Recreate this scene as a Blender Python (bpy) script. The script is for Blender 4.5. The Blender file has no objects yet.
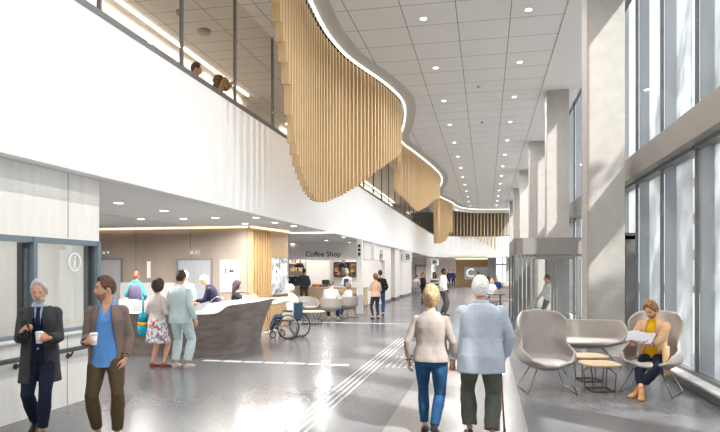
import bpy, bmesh, math, random
from math import sin, cos, pi, radians as R, exp, atan2, sqrt
from mathutils import Vector as V, Matrix as M, noise
random.seed(7)
C = bpy.context.scene.collection
sc = bpy.context.scene

# ---------------------------------------------------------------- camera frame (yawed 11.9 deg, eye 1.75 m)
EYE = 1.75
F = 600.0
TH = math.atan(126.0 / 600.0)
CS, SN = cos(TH), sin(TH)

def ground(px, py):
    """floor point seen at a pixel of the photograph"""
    d = F * EYE / (py - 270.0)
    u = (px - 360.0) * d / F
    return V((u * CS - d * SN, u * SN + d * CS, 0))

def on_y(px, py, y):
    """point of the plane Y=y"""
    k = (px - 360.0) / F
    d = y / (k * SN + CS)
    return V((k * d * CS - d * SN, y, EYE - (py - 270.0) * d / F))

def on_x(px, py, x):
    k = (px - 360.0) / F
    d = x / (k * CS - SN)
    return V((x, k * d * SN + d * CS, EYE - (py - 270.0) * d / F))

def on_z(px, py, z):
    d = F * (EYE - z) / (py - 270.0)
    u = (px - 360.0) * d / F
    return V((u * CS - d * SN, u * SN + d * CS, z))

# ---------------------------------------------------------------- materials
def lin(c):
    def f(v):
        v = v / 255.0
        return v / 12.92 if v <= 0.04045 else ((v + 0.055) / 1.055) ** 2.4
    return (f(c[0]), f(c[1]), f(c[2]), 1.0)

MATS = {}
def mat(name, rgb, rough=0.6, metal=0.0, var=0.06, scale=8.0, bump=0.0, bscale=60.0, stretch=(1, 1, 1), spec=0.5, sheen=0.0):
    if name in MATS: return MATS[name]
    m = bpy.data.materials.new(name); m.use_nodes = True
    nt = m.node_tree; b = nt.nodes['Principled BSDF']
    b.inputs['Roughness'].default_value = rough
    b.inputs['Metallic'].default_value = metal
    b.inputs['Specular IOR Level'].default_value = spec
    if sheen: b.inputs['Sheen Weight'].default_value = sheen
    c = lin(rgb)
    tc = nt.nodes.new('ShaderNodeTexCoord'); mp = nt.nodes.new('ShaderNodeMapping')
    mp.inputs['Scale'].default_value = stretch
    nt.links.new(tc.outputs['Object'], mp.inputs['Vector'])
    n = nt.nodes.new('ShaderNodeTexNoise'); n.inputs['Scale'].default_value = scale
    n.inputs['Detail'].default_value = 5
    nt.links.new(mp.outputs[0], n.inputs['Vector'])
    r = nt.nodes.new('ShaderNodeValToRGB')
    r.color_ramp.elements[0].position = 0.3; r.color_ramp.elements[1].position = 0.7
    r.color_ramp.elements[0].color = [max(0, x * (1 - var)) for x in c[:3]] + [1]
    r.color_ramp.elements[1].color = [min(1, x * (1 + var)) for x in c[:3]] + [1]
    nt.links.new(n.outputs['Fac'], r.inputs[0])
    nt.links.new(r.outputs[0], b.inputs['Base Color'])
    if bump:
        n2 = nt.nodes.new('ShaderNodeTexNoise'); n2.inputs['Scale'].default_value = bscale; n2.inputs['Detail'].default_value = 3
        nt.links.new(mp.outputs[0], n2.inputs['Vector'])
        bp = nt.nodes.new('ShaderNodeBump'); bp.inputs['Strength'].default_value = bump; bp.inputs['Distance'].default_value = 0.01
        nt.links.new(n2.outputs['Fac'], bp.inputs['Height']); nt.links.new(bp.outputs[0], b.inputs['Normal'])
    MATS[name] = m
    return m

def emit(name, rgb, strength):
    if name in MATS: return MATS[name]
    m = bpy.data.materials.new(name); m.use_nodes = True
    nt = m.node_tree; nt.nodes.clear()
    e = nt.nodes.new('ShaderNodeEmission'); o = nt.nodes.new('ShaderNodeOutputMaterial')
    e.inputs['Color'].default_value = lin(rgb); e.inputs['Strength'].default_value = strength
    nt.links.new(e.outputs[0], o.inputs['Surface'])
    MATS[name] = m
    return m

def glassy(name, tint=(255, 255, 255), refl=0.08, rough=0.0):
    """thin window glass: mostly clear, a little mirror"""
    if name in MATS: return MATS[name]
    m = bpy.data.materials.new(name); m.use_nodes = True
    nt = m.node_tree; nt.nodes.clear()
    t = nt.nodes.new('ShaderNodeBsdfTransparent'); t.inputs['Color'].default_value = lin(tint)
    g = nt.nodes.new('ShaderNodeBsdfGlossy'); g.inputs['Roughness'].default_value = rough
    x = nt.nodes.new('ShaderNodeMixShader'); x.inputs[0].default_value = refl
    o = nt.nodes.new('ShaderNodeOutputMaterial')
    nt.links.new(t.outputs[0], x.inputs[1]); nt.links.new(g.outputs[0], x.inputs[2]); nt.links.new(x.outputs[0], o.inputs['Surface'])
    MATS[name] = m
    return m

def grid_lines(nt, sizes, offs, width, axes=('X', 'Y')):
    """1 on the joints of a rectangular grid in object space"""
    tc = nt.nodes.new('ShaderNodeTexCoord'); sp = nt.nodes.new('ShaderNodeSeparateXYZ')
    nt.links.new(tc.outputs['Object'], sp.inputs[0])
    outs = []
    for ax, s, of in zip(axes, sizes, offs):
        a = nt.nodes.new('ShaderNodeMath'); a.operation = 'SUBTRACT'; a.inputs[1].default_value = of
        nt.links.new(sp.outputs[ax], a.inputs[0])
        q = nt.nodes.new('ShaderNodeMath'); q.operation = 'PINGPONG'; q.inputs[1].default_value = s / 2
        nt.links.new(a.outputs[0], q.inputs[0])
        l = nt.nodes.new('ShaderNodeMath'); l.operation = 'LESS_THAN'; l.inputs[1].default_value = width / 2
        nt.links.new(q.outputs[0], l.inputs[0]); outs.append(l)
    if len(outs) == 1: return outs[0].outputs[0]
    mx = nt.nodes.new('ShaderNodeMath'); mx.operation = 'MAXIMUM'
    nt.links.new(outs[0].outputs[0], mx.inputs[0]); nt.links.new(outs[1].outputs[0], mx.inputs[1])
    return mx.outputs[0]

def tiled(name, rgb, joint, sizes, offs, width, axes=('X', 'Y'), rough=0.7, var=0.03, scale=3.0, stretch=(1, 1, 1)):
    if name in MATS: return MATS[name]
    m = mat(name, rgb, rough, var=var, scale=scale, stretch=stretch)
    nt = m.node_tree; b = nt.nodes['Principled BSDF']
    f = grid_lines(nt, sizes, offs, width, axes)
    mx = nt.nodes.new('ShaderNodeMix'); mx.data_type = 'RGBA'
    src = b.inputs['Base Color'].links[0].from_socket
    nt.links.new(f, mx.inputs['Factor']); nt.links.new(src, mx.inputs['A']); mx.inputs['B'].default_value = lin(joint)
    nt.links.new(mx.outputs['Result'], b.inputs['Base Color'])
    return m

# ---------------------------------------------------------------- mesh helpers
def box(bm, lo, hi, rz=0.0, at=None):
    lo, hi = V(lo), V(hi)
    vs = [bm.verts.new((x, y, z)) for x in (lo.x, hi.x) for y in (lo.y, hi.y) for z in (lo.z, hi.z)]
    for f in ((0, 1, 3, 2), (4, 6, 7, 5), (0, 4, 5, 1), (2, 3, 7, 6), (0, 2, 6, 4), (1, 5, 7, 3)):
        bm.faces.new([vs[i] for i in f])
    if rz or at:
        mt = M.Translation(V(at or (0, 0, 0))) @ M.Rotation(rz, 4, 'Z')
        for v in vs: v.co = mt @ v.co
    return vs

def cbox(bm, c, s, rz=0.0):
    """box by centre and size, turned about its centre"""
    return box(bm, (-s[0] / 2, -s[1] / 2, -s[2] / 2), (s[0] / 2, s[1] / 2, s[2] / 2), rz, c)

def loft(bm, rings, cap=True, closed=False):
    vr = [[bm.verts.new(p) for p in r] for r in rings]
    n = len(vr[0])
    pairs = list(zip(vr, vr[1:])) + ([(vr[-1], vr[0])] if closed else [])
    for a, b in pairs:
        for i in range(n):
            j = (i + 1) % n
            bm.faces.new((a[i], a[j], b[j], b[i]))
    if cap and not closed:
        bm.faces.new(list(reversed(vr[0]))); bm.faces.new(vr[-1])
    return vr

def strip(bm, rows):
    """open grid surface"""
    vr = [[bm.verts.new(p) for p in r] for r in rows]
    for a, b in zip(vr, vr[1:]):
        for i in range(len(a) - 1):
            bm.faces.new((a[i], a[i + 1], b[i + 1], b[i]))
    return vr

def tube(bm, pts, rad, seg=10, cap=True, closed=False, squash=None):
    pts = [V(p) for p in pts]
    n = len(pts)
    if not isinstance(rad, (list, tuple)): rad = [rad] * n
    rings = []
    prev = None
    for i, p in enumerate(pts):
        if closed: t = (pts[(i + 1) % n] - pts[i - 1])
        elif i == 0: t = pts[1] - p
        elif i == n - 1: t = p - pts[-2]
        else: t = (pts[i + 1] - p).normalized() + (p - pts[i - 1]).normalized()
        if t.length < 1e-9: t = V((0, 0, 1))
        t.normalize()
        if prev is None:
            a = V((1, 0, 0)) if abs(t.x) < 0.8 else V((0, 1, 0))
            u = (a - t * a.dot(t)).normalized()
        else:
            u = (prev - t * prev.dot(t))
            u = u.normalized() if u.length > 1e-6 else prev
        prev = u
        w = t.cross(u)
        sx, sy = squash or (1, 1)
        rings.append([p + (u * cos(2 * pi * k / seg) * sx + w * sin(2 * pi * k / seg) * sy) * rad[i] for k in range(seg)])
    return loft(bm, rings, cap, closed)

def bez(pts, n=8):
    """smooth Catmull-Rom polyline through pts"""
    P = [V(p) for p in pts]; out = []
    for i in range(len(P) - 1):
        a = P[max(i - 1, 0)]; b = P[i]; c = P[i + 1]; d = P[min(i + 2, len(P) - 1)]
        for k in range(n):
            t = k / n
            out.append(0.5 * ((2 * b) + (c - a) * t + (2 * a - 5 * b + 4 * c - d) * t * t + (3 * b - a - 3 * c + d) * t ** 3))
    out.append(P[-1])
    return out

def lathe(bm, prof, seg=20, at=(0, 0, 0)):
    at = V(at)
    return loft(bm, [[at + V((r * cos(2 * pi * k / seg), r * sin(2 * pi * k / seg), z)) for k in range(seg)] for r, z in prof])

def prism(bm, poly, h0, h1):
    """polygon in XY between two heights"""
    return loft(bm, [[V((x, y, h0)) for x, y in poly], [V((x, y, h1)) for x, y in poly]])

def ball(bm, c, r, seg=12, ring=8):
    c = V(c); r = V(r) if not isinstance(r, (int, float)) else V((r, r, r))
    rows = []
    for i in range(1, ring):
        a = pi * i / ring
        rows.append([c + V((r.x * sin(a) * cos(2 * pi * k / seg), r.y * sin(a) * sin(2 * pi * k / seg), -r.z * cos(a))) for k in range(seg)])
    return loft(bm, rows)

def obj(name, bm, m, parent=None, loc=None, smooth=False, bevel=0.0, rot=None):
    bmesh.ops.recalc_face_normals(bm, faces=bm.faces)
    me = bpy.data.meshes.new(name); bm.to_mesh(me); bm.free()
    for x in (m if isinstance(m, (list, tuple)) else [m]): me.materials.append(x)
    if smooth:
        for p in me.polygons: p.use_smooth = True
    o = bpy.data.objects.new(name, me); C.objects.link(o)
    if parent: o.parent = parent
    if loc is not None: o.location = loc
    if rot is not None: o.rotation_euler = rot
    if bevel:
        b = o.modifiers.new('bevel', 'BEVEL'); b.width = bevel; b.segments = 2; b.limit_method = 'ANGLE'
    if smooth and bevel == 0:
        pass
    return o

def auto(o, ang=40):
    """smooth shading with sharp creases kept"""
    me = o.data
    for p in me.polygons: p.use_smooth = True
    bm = bmesh.new(); bm.from_mesh(me)
    for e in bm.edges:
        if len(e.link_faces) == 2 and e.calc_face_angle(0) > R(ang): e.smooth = False
    bm.to_mesh(me); bm.free()
    return o

def new(): return bmesh.new()

def tag(o, label, cat, group=None, kind=None):
    o['label'] = label; o['category'] = cat
    if group: o['group'] = group
    if kind: o['kind'] = kind
    return o

def thing(name, label, cat, loc=(0, 0, 0), rz=0.0, group=None, scale=1.0):
    o = bpy.data.objects.new(name, None); C.objects.link(o)
    o.empty_display_size = 0.1
    o.location = loc; o.rotation_euler = (0, 0, rz); o.scale = (scale,) * 3
    return tag(o, label, cat, group)

def struct(name, bm, m, label=None, cat=None, **k):
    o = obj(name, bm, m, **k); o['kind'] = 'structure'
    if label: o['label'] = label; o['category'] = cat or name.split('_')[0]
    return o

def dup(root, loc, rz=None, label=None, group=None):
    """copy a thing with its parts and their parts"""
    def cp(o, par):
        c = o.copy(); C.objects.link(c)
        if par: c.parent = par
        for ch in list(o.children): cp(ch, c)
        return c
    r = cp(root, None)
    r.location = loc
    if rz is not None: r.rotation_euler = (0, 0, rz)
    if label: r['label'] = label
    if group: r['group'] = group
    return r

def text_bm(body, size, depth=0.004, align='CENTER', bold=0.0):
    cu = bpy.data.curves.new('lettering', 'FONT'); cu.body = body; cu.size = size; cu.extrude = depth
    cu.align_x = align; cu.align_y = 'CENTER'; cu.offset = bold; cu.resolution_u = 3
    o = bpy.data.objects.new('lettering', cu); C.objects.link(o)
    dg = bpy.context.evaluated_depsgraph_get()
    me = bpy.data.meshes.new_from_object(o.evaluated_get(dg))
    bpy.data.objects.remove(o); bpy.data.curves.remove(cu)
    bm = bmesh.new(); bm.from_mesh(me); bpy.data.meshes.remove(me)
    return bm

def stand_text(bm, face='-Y'):
    """turn flat lettering upright so that it reads from the given side"""
    rot = {'-Y': M.Rotation(R(90), 4, 'X'), '+X': M.Rotation(R(90), 4, 'Z') @ M.Rotation(R(90), 4, 'X'), '-X': M.Rotation(R(-90), 4, 'Z') @ M.Rotation(R(90), 4, 'X')}[face]
    bmesh.ops.transform(bm, matrix=rot, verts=bm.verts)
    return bm

def interp(tab, x):
    if x <= tab[0][0]: return tab[0][1:]
    for a, b in zip(tab, tab[1:]):
        if x <= b[0]:
            t = (x - a[0]) / (b[0] - a[0]); t = t * t * (3 - 2 * t) if SMOOTH else t
            return tuple(p + (q - p) * t for p, q in zip(a[1:], b[1:]))
    return tab[-1][1:]
SMOOTH = False

def solid(name, bm, voxel, m, parent=None, it=3, folds=0.0, fscale=9.0, cut=None, thick=0.0, extra=None, fstretch=(1, 1, 1)):
    """weld overlapping closed shapes into one continuous skin"""
    bmesh.ops.recalc_face_normals(bm, faces=bm.faces)
    me = bpy.data.meshes.new('weld'); bm.to_mesh(me); bm.free()
    o = bpy.data.objects.new('weld', me); TMP.collection.objects.link(o)
    r = o.modifiers.new('r', 'REMESH'); r.mode = 'VOXEL'; r.voxel_size = voxel
    if it:
        s = o.modifiers.new('s', 'SMOOTH'); s.iterations = it; s.factor = 0.5
    with bpy.context.temp_override(scene=TMP, view_layer=TMP.view_layers[0]):
        dg = bpy.context.evaluated_depsgraph_get()
    res = bpy.data.meshes.new_from_object(o.evaluated_get(dg))
    bpy.data.objects.remove(o); bpy.data.meshes.remove(me)
    b = bmesh.new(); b.from_mesh(res); bpy.data.meshes.remove(res)
    if folds:
        b.normal_update()
        for v in b.verts:
            q = V((v.co.x * fstretch[0], v.co.y * fstretch[1], v.co.z * fstretch[2]))
            k = noise.noise(q * fscale) + 0.5 * noise.noise(q * fscale * 2.3 + V((3, 1, 7)))
            v.co += v.normal * folds * k
    if cut:
        dead = [f for f in b.faces if cut(f.calc_center_median())]
        bmesh.ops.delete(b, geom=dead, context='FACES')
    if extra:
        n0 = len(b.faces)
        extra(b)
    me = bpy.data.meshes.new(name); b.to_mesh(me); b.free()
    for x in (m if isinstance(m, (list, tuple)) else [m]): me.materials.append(x)
    for p in me.polygons: p.use_smooth = True
    ob = bpy.data.objects.new(name, me); C.objects.link(ob)
    if parent: ob.parent = parent
    if thick:
        s = ob.modifiers.new('t', 'SOLIDIFY'); s.thickness = thick; s.offset = -1
    return ob
TMP = bpy.data.scenes.new('weld_bench')
# ---------------------------------------------------------------- people
BASE = 1.765
TOR_M = [(.50, .185, .135, 0), (.80, .172, .118, -.005), (.92, .172, .122, -.01), (1.0, .164, .114, -.004), (1.10, .146, .104, .0), (1.22, .158, .112, .0), (1.32, .170, .122, .0), (1.385, .160, .108, -.006), (1.43, .128, .088, -.01), (1.465, .088, .072, -.012), (1.50, .062, .060, -.006), (1.57, .056, .058, .012)]
TOR_F = [(.50, .19, .14, 0), (.80, .178, .122, -.008), (.92, .178, .126, -.012), (1.0, .160, .112, -.004), (1.10, .134, .096, .0), (1.22, .146, .112, .006), (1.31, .152, .124, .01), (1.385, .140, .100, -.004), (1.43, .112, .080, -.01), (1.465, .078, .064, -.01), (1.50, .054, .054, -.004), (1.57, .049, .051, .012)]

def ik(a, t, l1, l2, pole):
    a, t, pole = V(a), V(t), V(pole)
    d = t - a; L = min(max(d.length, abs(l1 - l2) + .02), (l1 + l2) * .998); d.normalize()
    x = (l1 * l1 - l2 * l2 + L * L) / (2 * L); h = sqrt(max(l1 * l1 - x * x, 0))
    p = pole - d * pole.dot(d)
    p = p.normalized() if p.length > 1e-5 else V((0, 0, 1))
    return a + d * x + p * h, a + d * L

def head_shape(d, face=True, fem=False):
    x, y, z = d.x * .074, d.y * .097, d.z * .117
    if d.z < 0:
        t = -d.z
        x *= 1 - (.30 if fem else .24) * t ** 1.4
        if d.y > 0: y += .010 * t
        else: y *= 1 - .40 * t
    if face and d.y > 0.1:
        y += .022 * exp(-(x / .013) ** 2 - ((z + .020) / .018) ** 2) + .012 * exp(-(x / .010) ** 2 - ((z - .008) / .022) ** 2)
        y -= .010 * exp(-((abs(x) - .030) / .015) ** 2 - ((z - .012) / .012) ** 2)
        y += .005 * exp(-((abs(x) - .026) / .024) ** 2 - ((z - .034) / .009) ** 2)
        y += .007 * exp(-(x / .022) ** 2 - ((z + .058) / .011) ** 2) + .008 * exp(-(x / .020) ** 2 - ((z + .096) / .014) ** 2)
    return V((x, y, z))

def sphere_dirs(seg, ring):
    return [[V((sin(pi * i / ring) * sin(2 * pi * k / seg), sin(pi * i / ring) * cos(2 * pi * k / seg), -cos(pi * i / ring))) for k in range(seg)] for i in range(1, ring)]

HAIRLINE = {
    'short': ([(0, .80), (.6, .70), (1.05, .20), (1.4, -.15), (1.6, .12), (1.9, -.05), (2.2, -.45), (3.2, -.55)], .012, .022),
    'thick': ([(0, .76), (.6, .66), (1.05, .15), (1.4, -.25), (1.6, .0), (1.9, -.2), (2.2, -.55), (3.2, -.62)], .018, .036),
    'thin': ([(0, .74), (.6, .68), (1.05, .40), (1.4, -.10), (1.6, .12), (1.9, -.2), (2.2, -.6), (3.2, -.68)], .022, .026),
    'bun': ([(0, .58), (.7, .50), (1.1, .10), (1.45, -.25), (1.8, -.5), (2.3, -.72), (3.2, -.80)], .026, .034),
    'bob': ([(0, .56), (.6, .50), (.95, -.2), (1.2, -.62), (1.8, -.78), (2.4, -.85), (3.2, -.88)], .034, .034),
    'long': ([(0, .48), (.6, .42), (.95, -.3), (1.2, -.75), (1.8, -.9), (2.4, -.95), (3.2, -.97)], .026, .024),
    'cap': ([(0, .40), (.6, .38), (1.2, .22), (1.6, .15), (2.2, .10), (3.2, .05)], .014, .022),
    'buzz': ([(0, .52), (.6, .5), (1.05, .2), (1.4, .0), (1.6, .15), (1.9, .0), (2.2, -.4), (3.2, -.5)], .007, .009),
}

def hand_bm(bm, wrist, fdir, palm, side, curl=.35, spread=1.0, seg=7, k=1.0):
    """palm, four unequal fingers with knuckle bends, and a thumb from the side of the palm"""
    f = V(fdir).normalized(); p = V(palm); p = (p - f * p.dot(f)).normalized(); w = f.cross(p)   # w: across the palm
    # thumb lies on +tw side
    tw = w if side > 0 else -w
    def P(a, b, c): return V(wrist) + f * a * k + tw * b * k + p * c * k
    rings = []
    for a, hw, ht in ((-.03, .021, .019), (.0, .025, .018), (.03, .036, .017), (.065, .042, .015), (.092, .041, .012)):
        rings.append([P(a, hw * cos(2 * pi * i / 10), ht * sin(2 * pi * i / 10)) for i in range(10)])
    loft(bm, rings)
    for b, L, r in ((.031, .068, .0088), (.011, .077, .0092), (-.010, .072, .0088), (-.029, .056, .0078)):
        pts = [P(.078, b, 0)]; ang = curl * .5; pos = V((.090, b, 0)); pts.append(P(*pos))
        for q in (.45, .31, .24):
            ang += curl * .8
            pos = pos + V((cos(ang) * L * q, b * .04 * spread, sin(ang) * L * q)); pts.append(P(*pos))
        tube(bm, pts, [r * k, r * k, r * .98 * k, r * .9 * k, r * .62 * k], seg)
    pts = [P(.018, .026, .002), P(.045, .048, .012), P(.070, .056, .012 + .02 * curl), P(.094, .052, .014 + .035 * curl)]
    tube(bm, pts, [.013 * k, .0115 * k, .010 * k, .0065 * k], seg)
    return P(.085, 0, .035)

def foot_rings(bm, ank, head, off=0.0, pitch=0.0, heel=0.0, seg=12, size=1.0):
    """a shoe-shaped foot below an ankle"""
    rings = []
    fx, fy = -sin(head), cos(head)
    for y, w, h, z0 in ((-.072, .022, .05, .004), (-.055, .033, .075, 0), (-.01, .036, .085, 0), (.045, .038, .072, 0), (.10, .045, .052, 0), (.145, .046, .040, 0), (.180, .036, .030, .002), (.198, .016, .018, .006)):
        r = []
        for i in range(seg):
            a = 2 * pi * i / seg
            lx = (w + off) * cos(a) * size; lz = (z0 + (h + off) * .5 * (1 + sin(a))) * size
            if sin(a) < -.3: lz = z0 - off * .5
            ly = y * size * (1 + off * 3)
            # pitch about the ball of the foot
            py, pz = ly - .11, lz
            ly2 = .11 + py * cos(pitch) + pz * sin(pitch); lz2 = -py * sin(pitch) + pz * cos(pitch)
            r.append(V((ank[0] + lx * fy + ly2 * fx * 1.0, ank[1] - lx * fx + ly2 * fy, ank[2] - .085 + lz2)))
        rings.append(r)
    loft(bm, rings)

class Person:
    pass

def person(label, loc, rz=0.0, H=1.72, sex='m', lean=0.0, pelvis=(0, 0, .95), feet=None, hands=None, poles=None, head=(0, 0, 0), skin=(224, 172, 142),
           hair=('short', (70, 50, 38)), clothes=(), fine=False, group=None, handdir=None, palms=None, curl=None, wide=1.0, knees=None, beard=None, arms=1.0, seated=False):
    """one continuous body mesh; hair and clothing are its children"""
    fem = sex == 'f'
    tor = TOR_F if fem else TOR_M
    K = H / BASE
    pel = V(pelvis)
    vox = (.0085 if fine else .016)
    sg = 16 if fine else 10
    def T(p):
        p = V(p); w = min(max((p.z - .88) / .2, 0), 1); a = -lean * w
        y, z = p.y, p.z - .95
        q = V((p.x, y * cos(a) - z * sin(a), .95 + y * sin(a) + z * cos(a)))
        return q + pel - V((0, 0, .95))
    sx = (.146 if fem else .168) * wide
    feet = dict({'L': (-.10, .02, 0, .12), 'R': (.10, -.02, 0, -.12)}, **(feet or {}))
    hands = dict({'L': (-.25, .04, .90), 'R': (.25, .04, .90)}, **(hands or {}))
    poles = poles or {}; handdir = handdir or {}; palms = palms or {}; curl = curl or {}; knees = knees or {}
    J = {}
    for s, sd in (('L', -1), ('R', 1)):
        sh = T((sd * sx, -.005, 1.392))
        e, w = ik(sh, V(hands[s]), .285 * arms, .255 * arms, poles.get(s, (sd * .5, -1, -.35)))
        J['sh' + s], J['el' + s], J['wr' + s] = sh, e, w
        hp = V((sd * .088 * (1 + (wide - 1) * .7), 0, -.03)) + pel
        fx, fy, fz, fh = feet[s][:4]
        an = V((fx, fy, fz + .085))
        kn, an2 = ik(hp, an, .445, .435, knees.get(s, (-sin(fh) + sd * .12, cos(fh), .05)))
        J['hp' + s], J['kn' + s], J['an' + s] = hp, kn, an2
    Mh = M.Translation(T((0, .006, 1.56))) @ M.Rotation(-lean, 4, 'X') @ M.Rotation(head[0], 4, 'Z') @ M.Rotation(-head[1], 4, 'X') @ M.Rotation(head[2], 4, 'Y') @ M.Translation(V((0, .012, .090))) @ M.Scale(1.07, 4)
    def ring(z, off, n=None, flare=1.0, pl=0.0):
        n = n or (28 if fine else 16)
        rx, ry, yo = interp(tor, z)
        rx *= (wide if z < 1.46 else 1)
        out = []
        for i in range(n):
            a = 2 * pi * i / n
            ca, sa = cos(a), sin(a)
            e = .82
            x = math.copysign(abs(ca) ** e, ca) * (rx + off) * flare; y = math.copysign(abs(sa) ** e, sa) * (ry + off) * flare + yo
            if pl: x *= 1 + pl * cos(a * 9); y *= 1 + pl * cos(a * 9)
            out.append(T((x, y, z)))
        return out
    def torso(bm, off, lo, hi, flare=1.0):
        zs = [z for z in [lo + (hi - lo) * i / 16 for i in range(17)]]
        loft(bm, [ring(z, off, flare=1 + (flare - 1) * max(0, (1.0 - z) / max(1.0 - lo, .01))) for z in zs])
    def arm(bm, off, frac, s, base=.0, deltoid=True):
        a, b, c = J['sh' + s], J['el' + s], J['wr' + s]
        if deltoid: ball(bm, a, (.050 if not fem else .043) + off * .8, 12, 8)
        L = 1 + frac
        pts, rs = [], []
        for t, r in ((0, .047), (.35, .044), (.8, .038), (1.0, .036), (1.25, .037), (1.6, .032), (1.9, .026), (2.0, .024)):
            if t > L + 1e-6:
                break
            q = a.lerp(b, t) if t <= 1 else b.lerp(c, t - 1)
            pts.append(q); rs.append(r * (.90 if fem else 1.0) + off * .72)
        if L < 2: pts.append(b.lerp(c, frac) if frac > 0 else a.lerp(b, L)); rs.append(rs[-1])
        tube(bm, pts, rs, sg)
    def leg(bm, off, zlo, s, cuff=0.0):
        a, b, c = J['hp' + s], J['kn' + s], J['an' + s]
        rf = 1.04 if fem else 1.0
        pts, rs = [], []
        full = zlo
        for t, r in ((-.12, .07), (0, .090), (.3, .084), (.65, .066), (.92, .055), (1.0, .054), (1.12, .052), (1.35, .055), (1.65, .043), (1.9, .035), (2.0, .034)):
            if t > full: break
            q = a.lerp(b, t) if t <= 1 else b.lerp(c, t - 1)
            pts.append(q); rs.append(r * rf + off + (cuff * max(0, t - 1.0)))
        tube(bm, pts, rs, sg)
    lowz = .89 if seated else .82
    # ---- body
    bm = new()
    torso(bm, -.004, .905, 1.57)
    for s in 'LR':
        arm(bm, -.002, 1.0, s); leg(bm, -.002, 2.0, s)
        fh = feet[s][3]; pt = feet[s][4] if len(feet[s]) > 4 else 0
        foot_rings(bm, J['an' + s], fh, -.006, pt)
    n = (36, 28) if fine else (20, 16)
    hv = loft(bm, [[Mh @ head_shape(d, True, fem) for d in row] for row in sphere_dirs(*n)])
    for sd in (-1, 1):
        e = new(); ball(e, (0, 0, 0), (.010, .018, .030), 8, 6)
        for v in e.verts: v.co = Mh @ (V((sd * .075, -.006, -.002)) + v.co)
        tmp = bpy.data.meshes.new('ear'); e.to_mesh(tmp); e.free(); bm.from_mesh(tmp); bpy.data.meshes.remove(tmp)
    skm = mat('skin_%d_%d_%d' % skin, skin, .55, var=.05, scale=20)
    eyew = mat('eye_white', (206, 196, 188), .5); iris = mat('eye_iris', (48, 38, 32), .3)
    lips = mat('lips_%d' % skin[0], tuple(int(c * f) for c, f in zip(skin, (.86, .66, .66))), .5)
    brow = mat('hair_%d_%d_%d' % hair[1], hair[1], .7, var=.42 if sum(hair[1]) < 480 else .10, scale=34, bump=.8, bscale=120, stretch=(1, 1, .35))
    grip = {}
    def details(b):
        marks = []
        def grab(mi, fn):
            k = len(b.faces); fn(); b.faces.ensure_lookup_table()
            for f in list(b.faces)[k:]: f.material_index = mi
        for s, sd in (('L', -1), ('R', 1)):
            w = J['wr' + s]; fd = V(handdir[s]) if s in handdir else (w - J['el' + s])
            pm = V(palms[s]) if s in palms else V((-sd, .15, 0))
            cu = curl.get(s, .35)
            grab(0, lambda: grip.__setitem__(s, hand_bm(b, w + fd.normalized() * .012, fd, pm, -sd if False else hand_side(fd, pm, sd), cu, seg=8 if fine else 5, k=.95 if fem else 1.02)))
        for sd in (-1, 1):
            c = V((sd * .030, .0735, .012))
            def eye(off, r, cc=c):
                e = sphere_dirs(10, 8); loft(b, [[Mh @ (cc + V((0, off, 0)) + d * r) for d in row] for row in e])
            grab(1, lambda: eye(0, .0118)); grab(2, lambda: eye(.0062, .0074))
            if fine: grab(3, lambda: tube(b, [Mh @ V((sd * .013, .096, .033)), Mh @ V((sd * .030, .094, .038)), Mh @ V((sd * .047, .080, .034))], [.0035, .0042, .0022], 6))
        grab(4, lambda: loft(b, [[Mh @ (V((0, .0945 if not fem else .093, -.058)) + V((d.x * .021, d.y * .0065, d.z * .0055))) for d in row] for row in sphere_dirs(10, 6)]))
    body = solid('person', bm, .0075 if fine else .013, [skm, eyew, iris, brow, lips], None, it=2, extra=details)
    root = body
    tag(root, label, 'person', group)
    # ---- hair
    sty = hair[0]
    if sty:
        line, ts, tt = HAIRLINE[sty]
        rows = []
        for row in sphere_dirs(40 if fine else 24, 32 if fine else 20):
            rr = []
            for d in row:
                a = atan2(abs(d.x), d.y)
                zt = interp(line, a)[0]
                t = min(max((d.z - zt) / .16 + .5, 0), 1)
                nz = noise.noise(d * 7 + V((K * 9, 0, 0))) + .5 * noise.noise(d * 17)
                thick = ts + (tt - ts) * max(0, d.z) + nz * (.010 if sty in ('bob', 'thick') else .004)
                if d.y < -.2 and sty in ('short', 'thick', 'thin'): thick *= .9
                p = head_shape(d, False, fem)
                rr.append(Mh @ (p * (1 + ((thick + .002) * t - .022 * (1 - t)) / .09)))
            rows.append(rr)
        hb = new(); loft(hb, rows)
        if sty == 'bun':
            ball(hb, Mh @ V((0.004, -.120, .030)), .043, 14, 10); 
            tube(hb, [Mh @ V((.03, -.12, .06)), Mh @ V((0, -.15, .05)), Mh @ V((-.03, -.13, .02)), Mh @ V((0, -.14, -.004)), Mh @ V((.034, -.125, .03))], .015, 8)
        if sty == 'long':
            for sd in (-1, 1): tube(hb, [Mh @ V((sd * .06, -.04, .03)), Mh @ V((sd * .078, -.04, -.06)), T((sd * .085, -.03, 1.50)), T((sd * .07, -.06, 1.42))], [.03, .036, .034, .012], 10)
            tube(hb, [Mh @ V((0, -.07, .0)), Mh @ V((0, -.085, -.08)), T((0, -.085, 1.46)), T((0, -.10, 1.38))], [.06, .062, .055, .02], 12, squash=(1, .6))
        if sty == 'cap':
            loft(hb, [[Mh @ V((x * (1 + .0 * k), y, z)) for x, y, z in [(-.06, .085, .046 - k), (-.035, .145, .036 - k), (0, .16, .034 - k), (.035, .145, .036 - k), (.06, .085, .046 - k), (0, .08, .05 - k)]] for k in (0, .006)])
        o = solid('hair' if sty != 'cap' else 'cap', hb, .006 if fine else .010, brow, root, it=2, folds=.005 if fine else 0, fscale=45)
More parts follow.
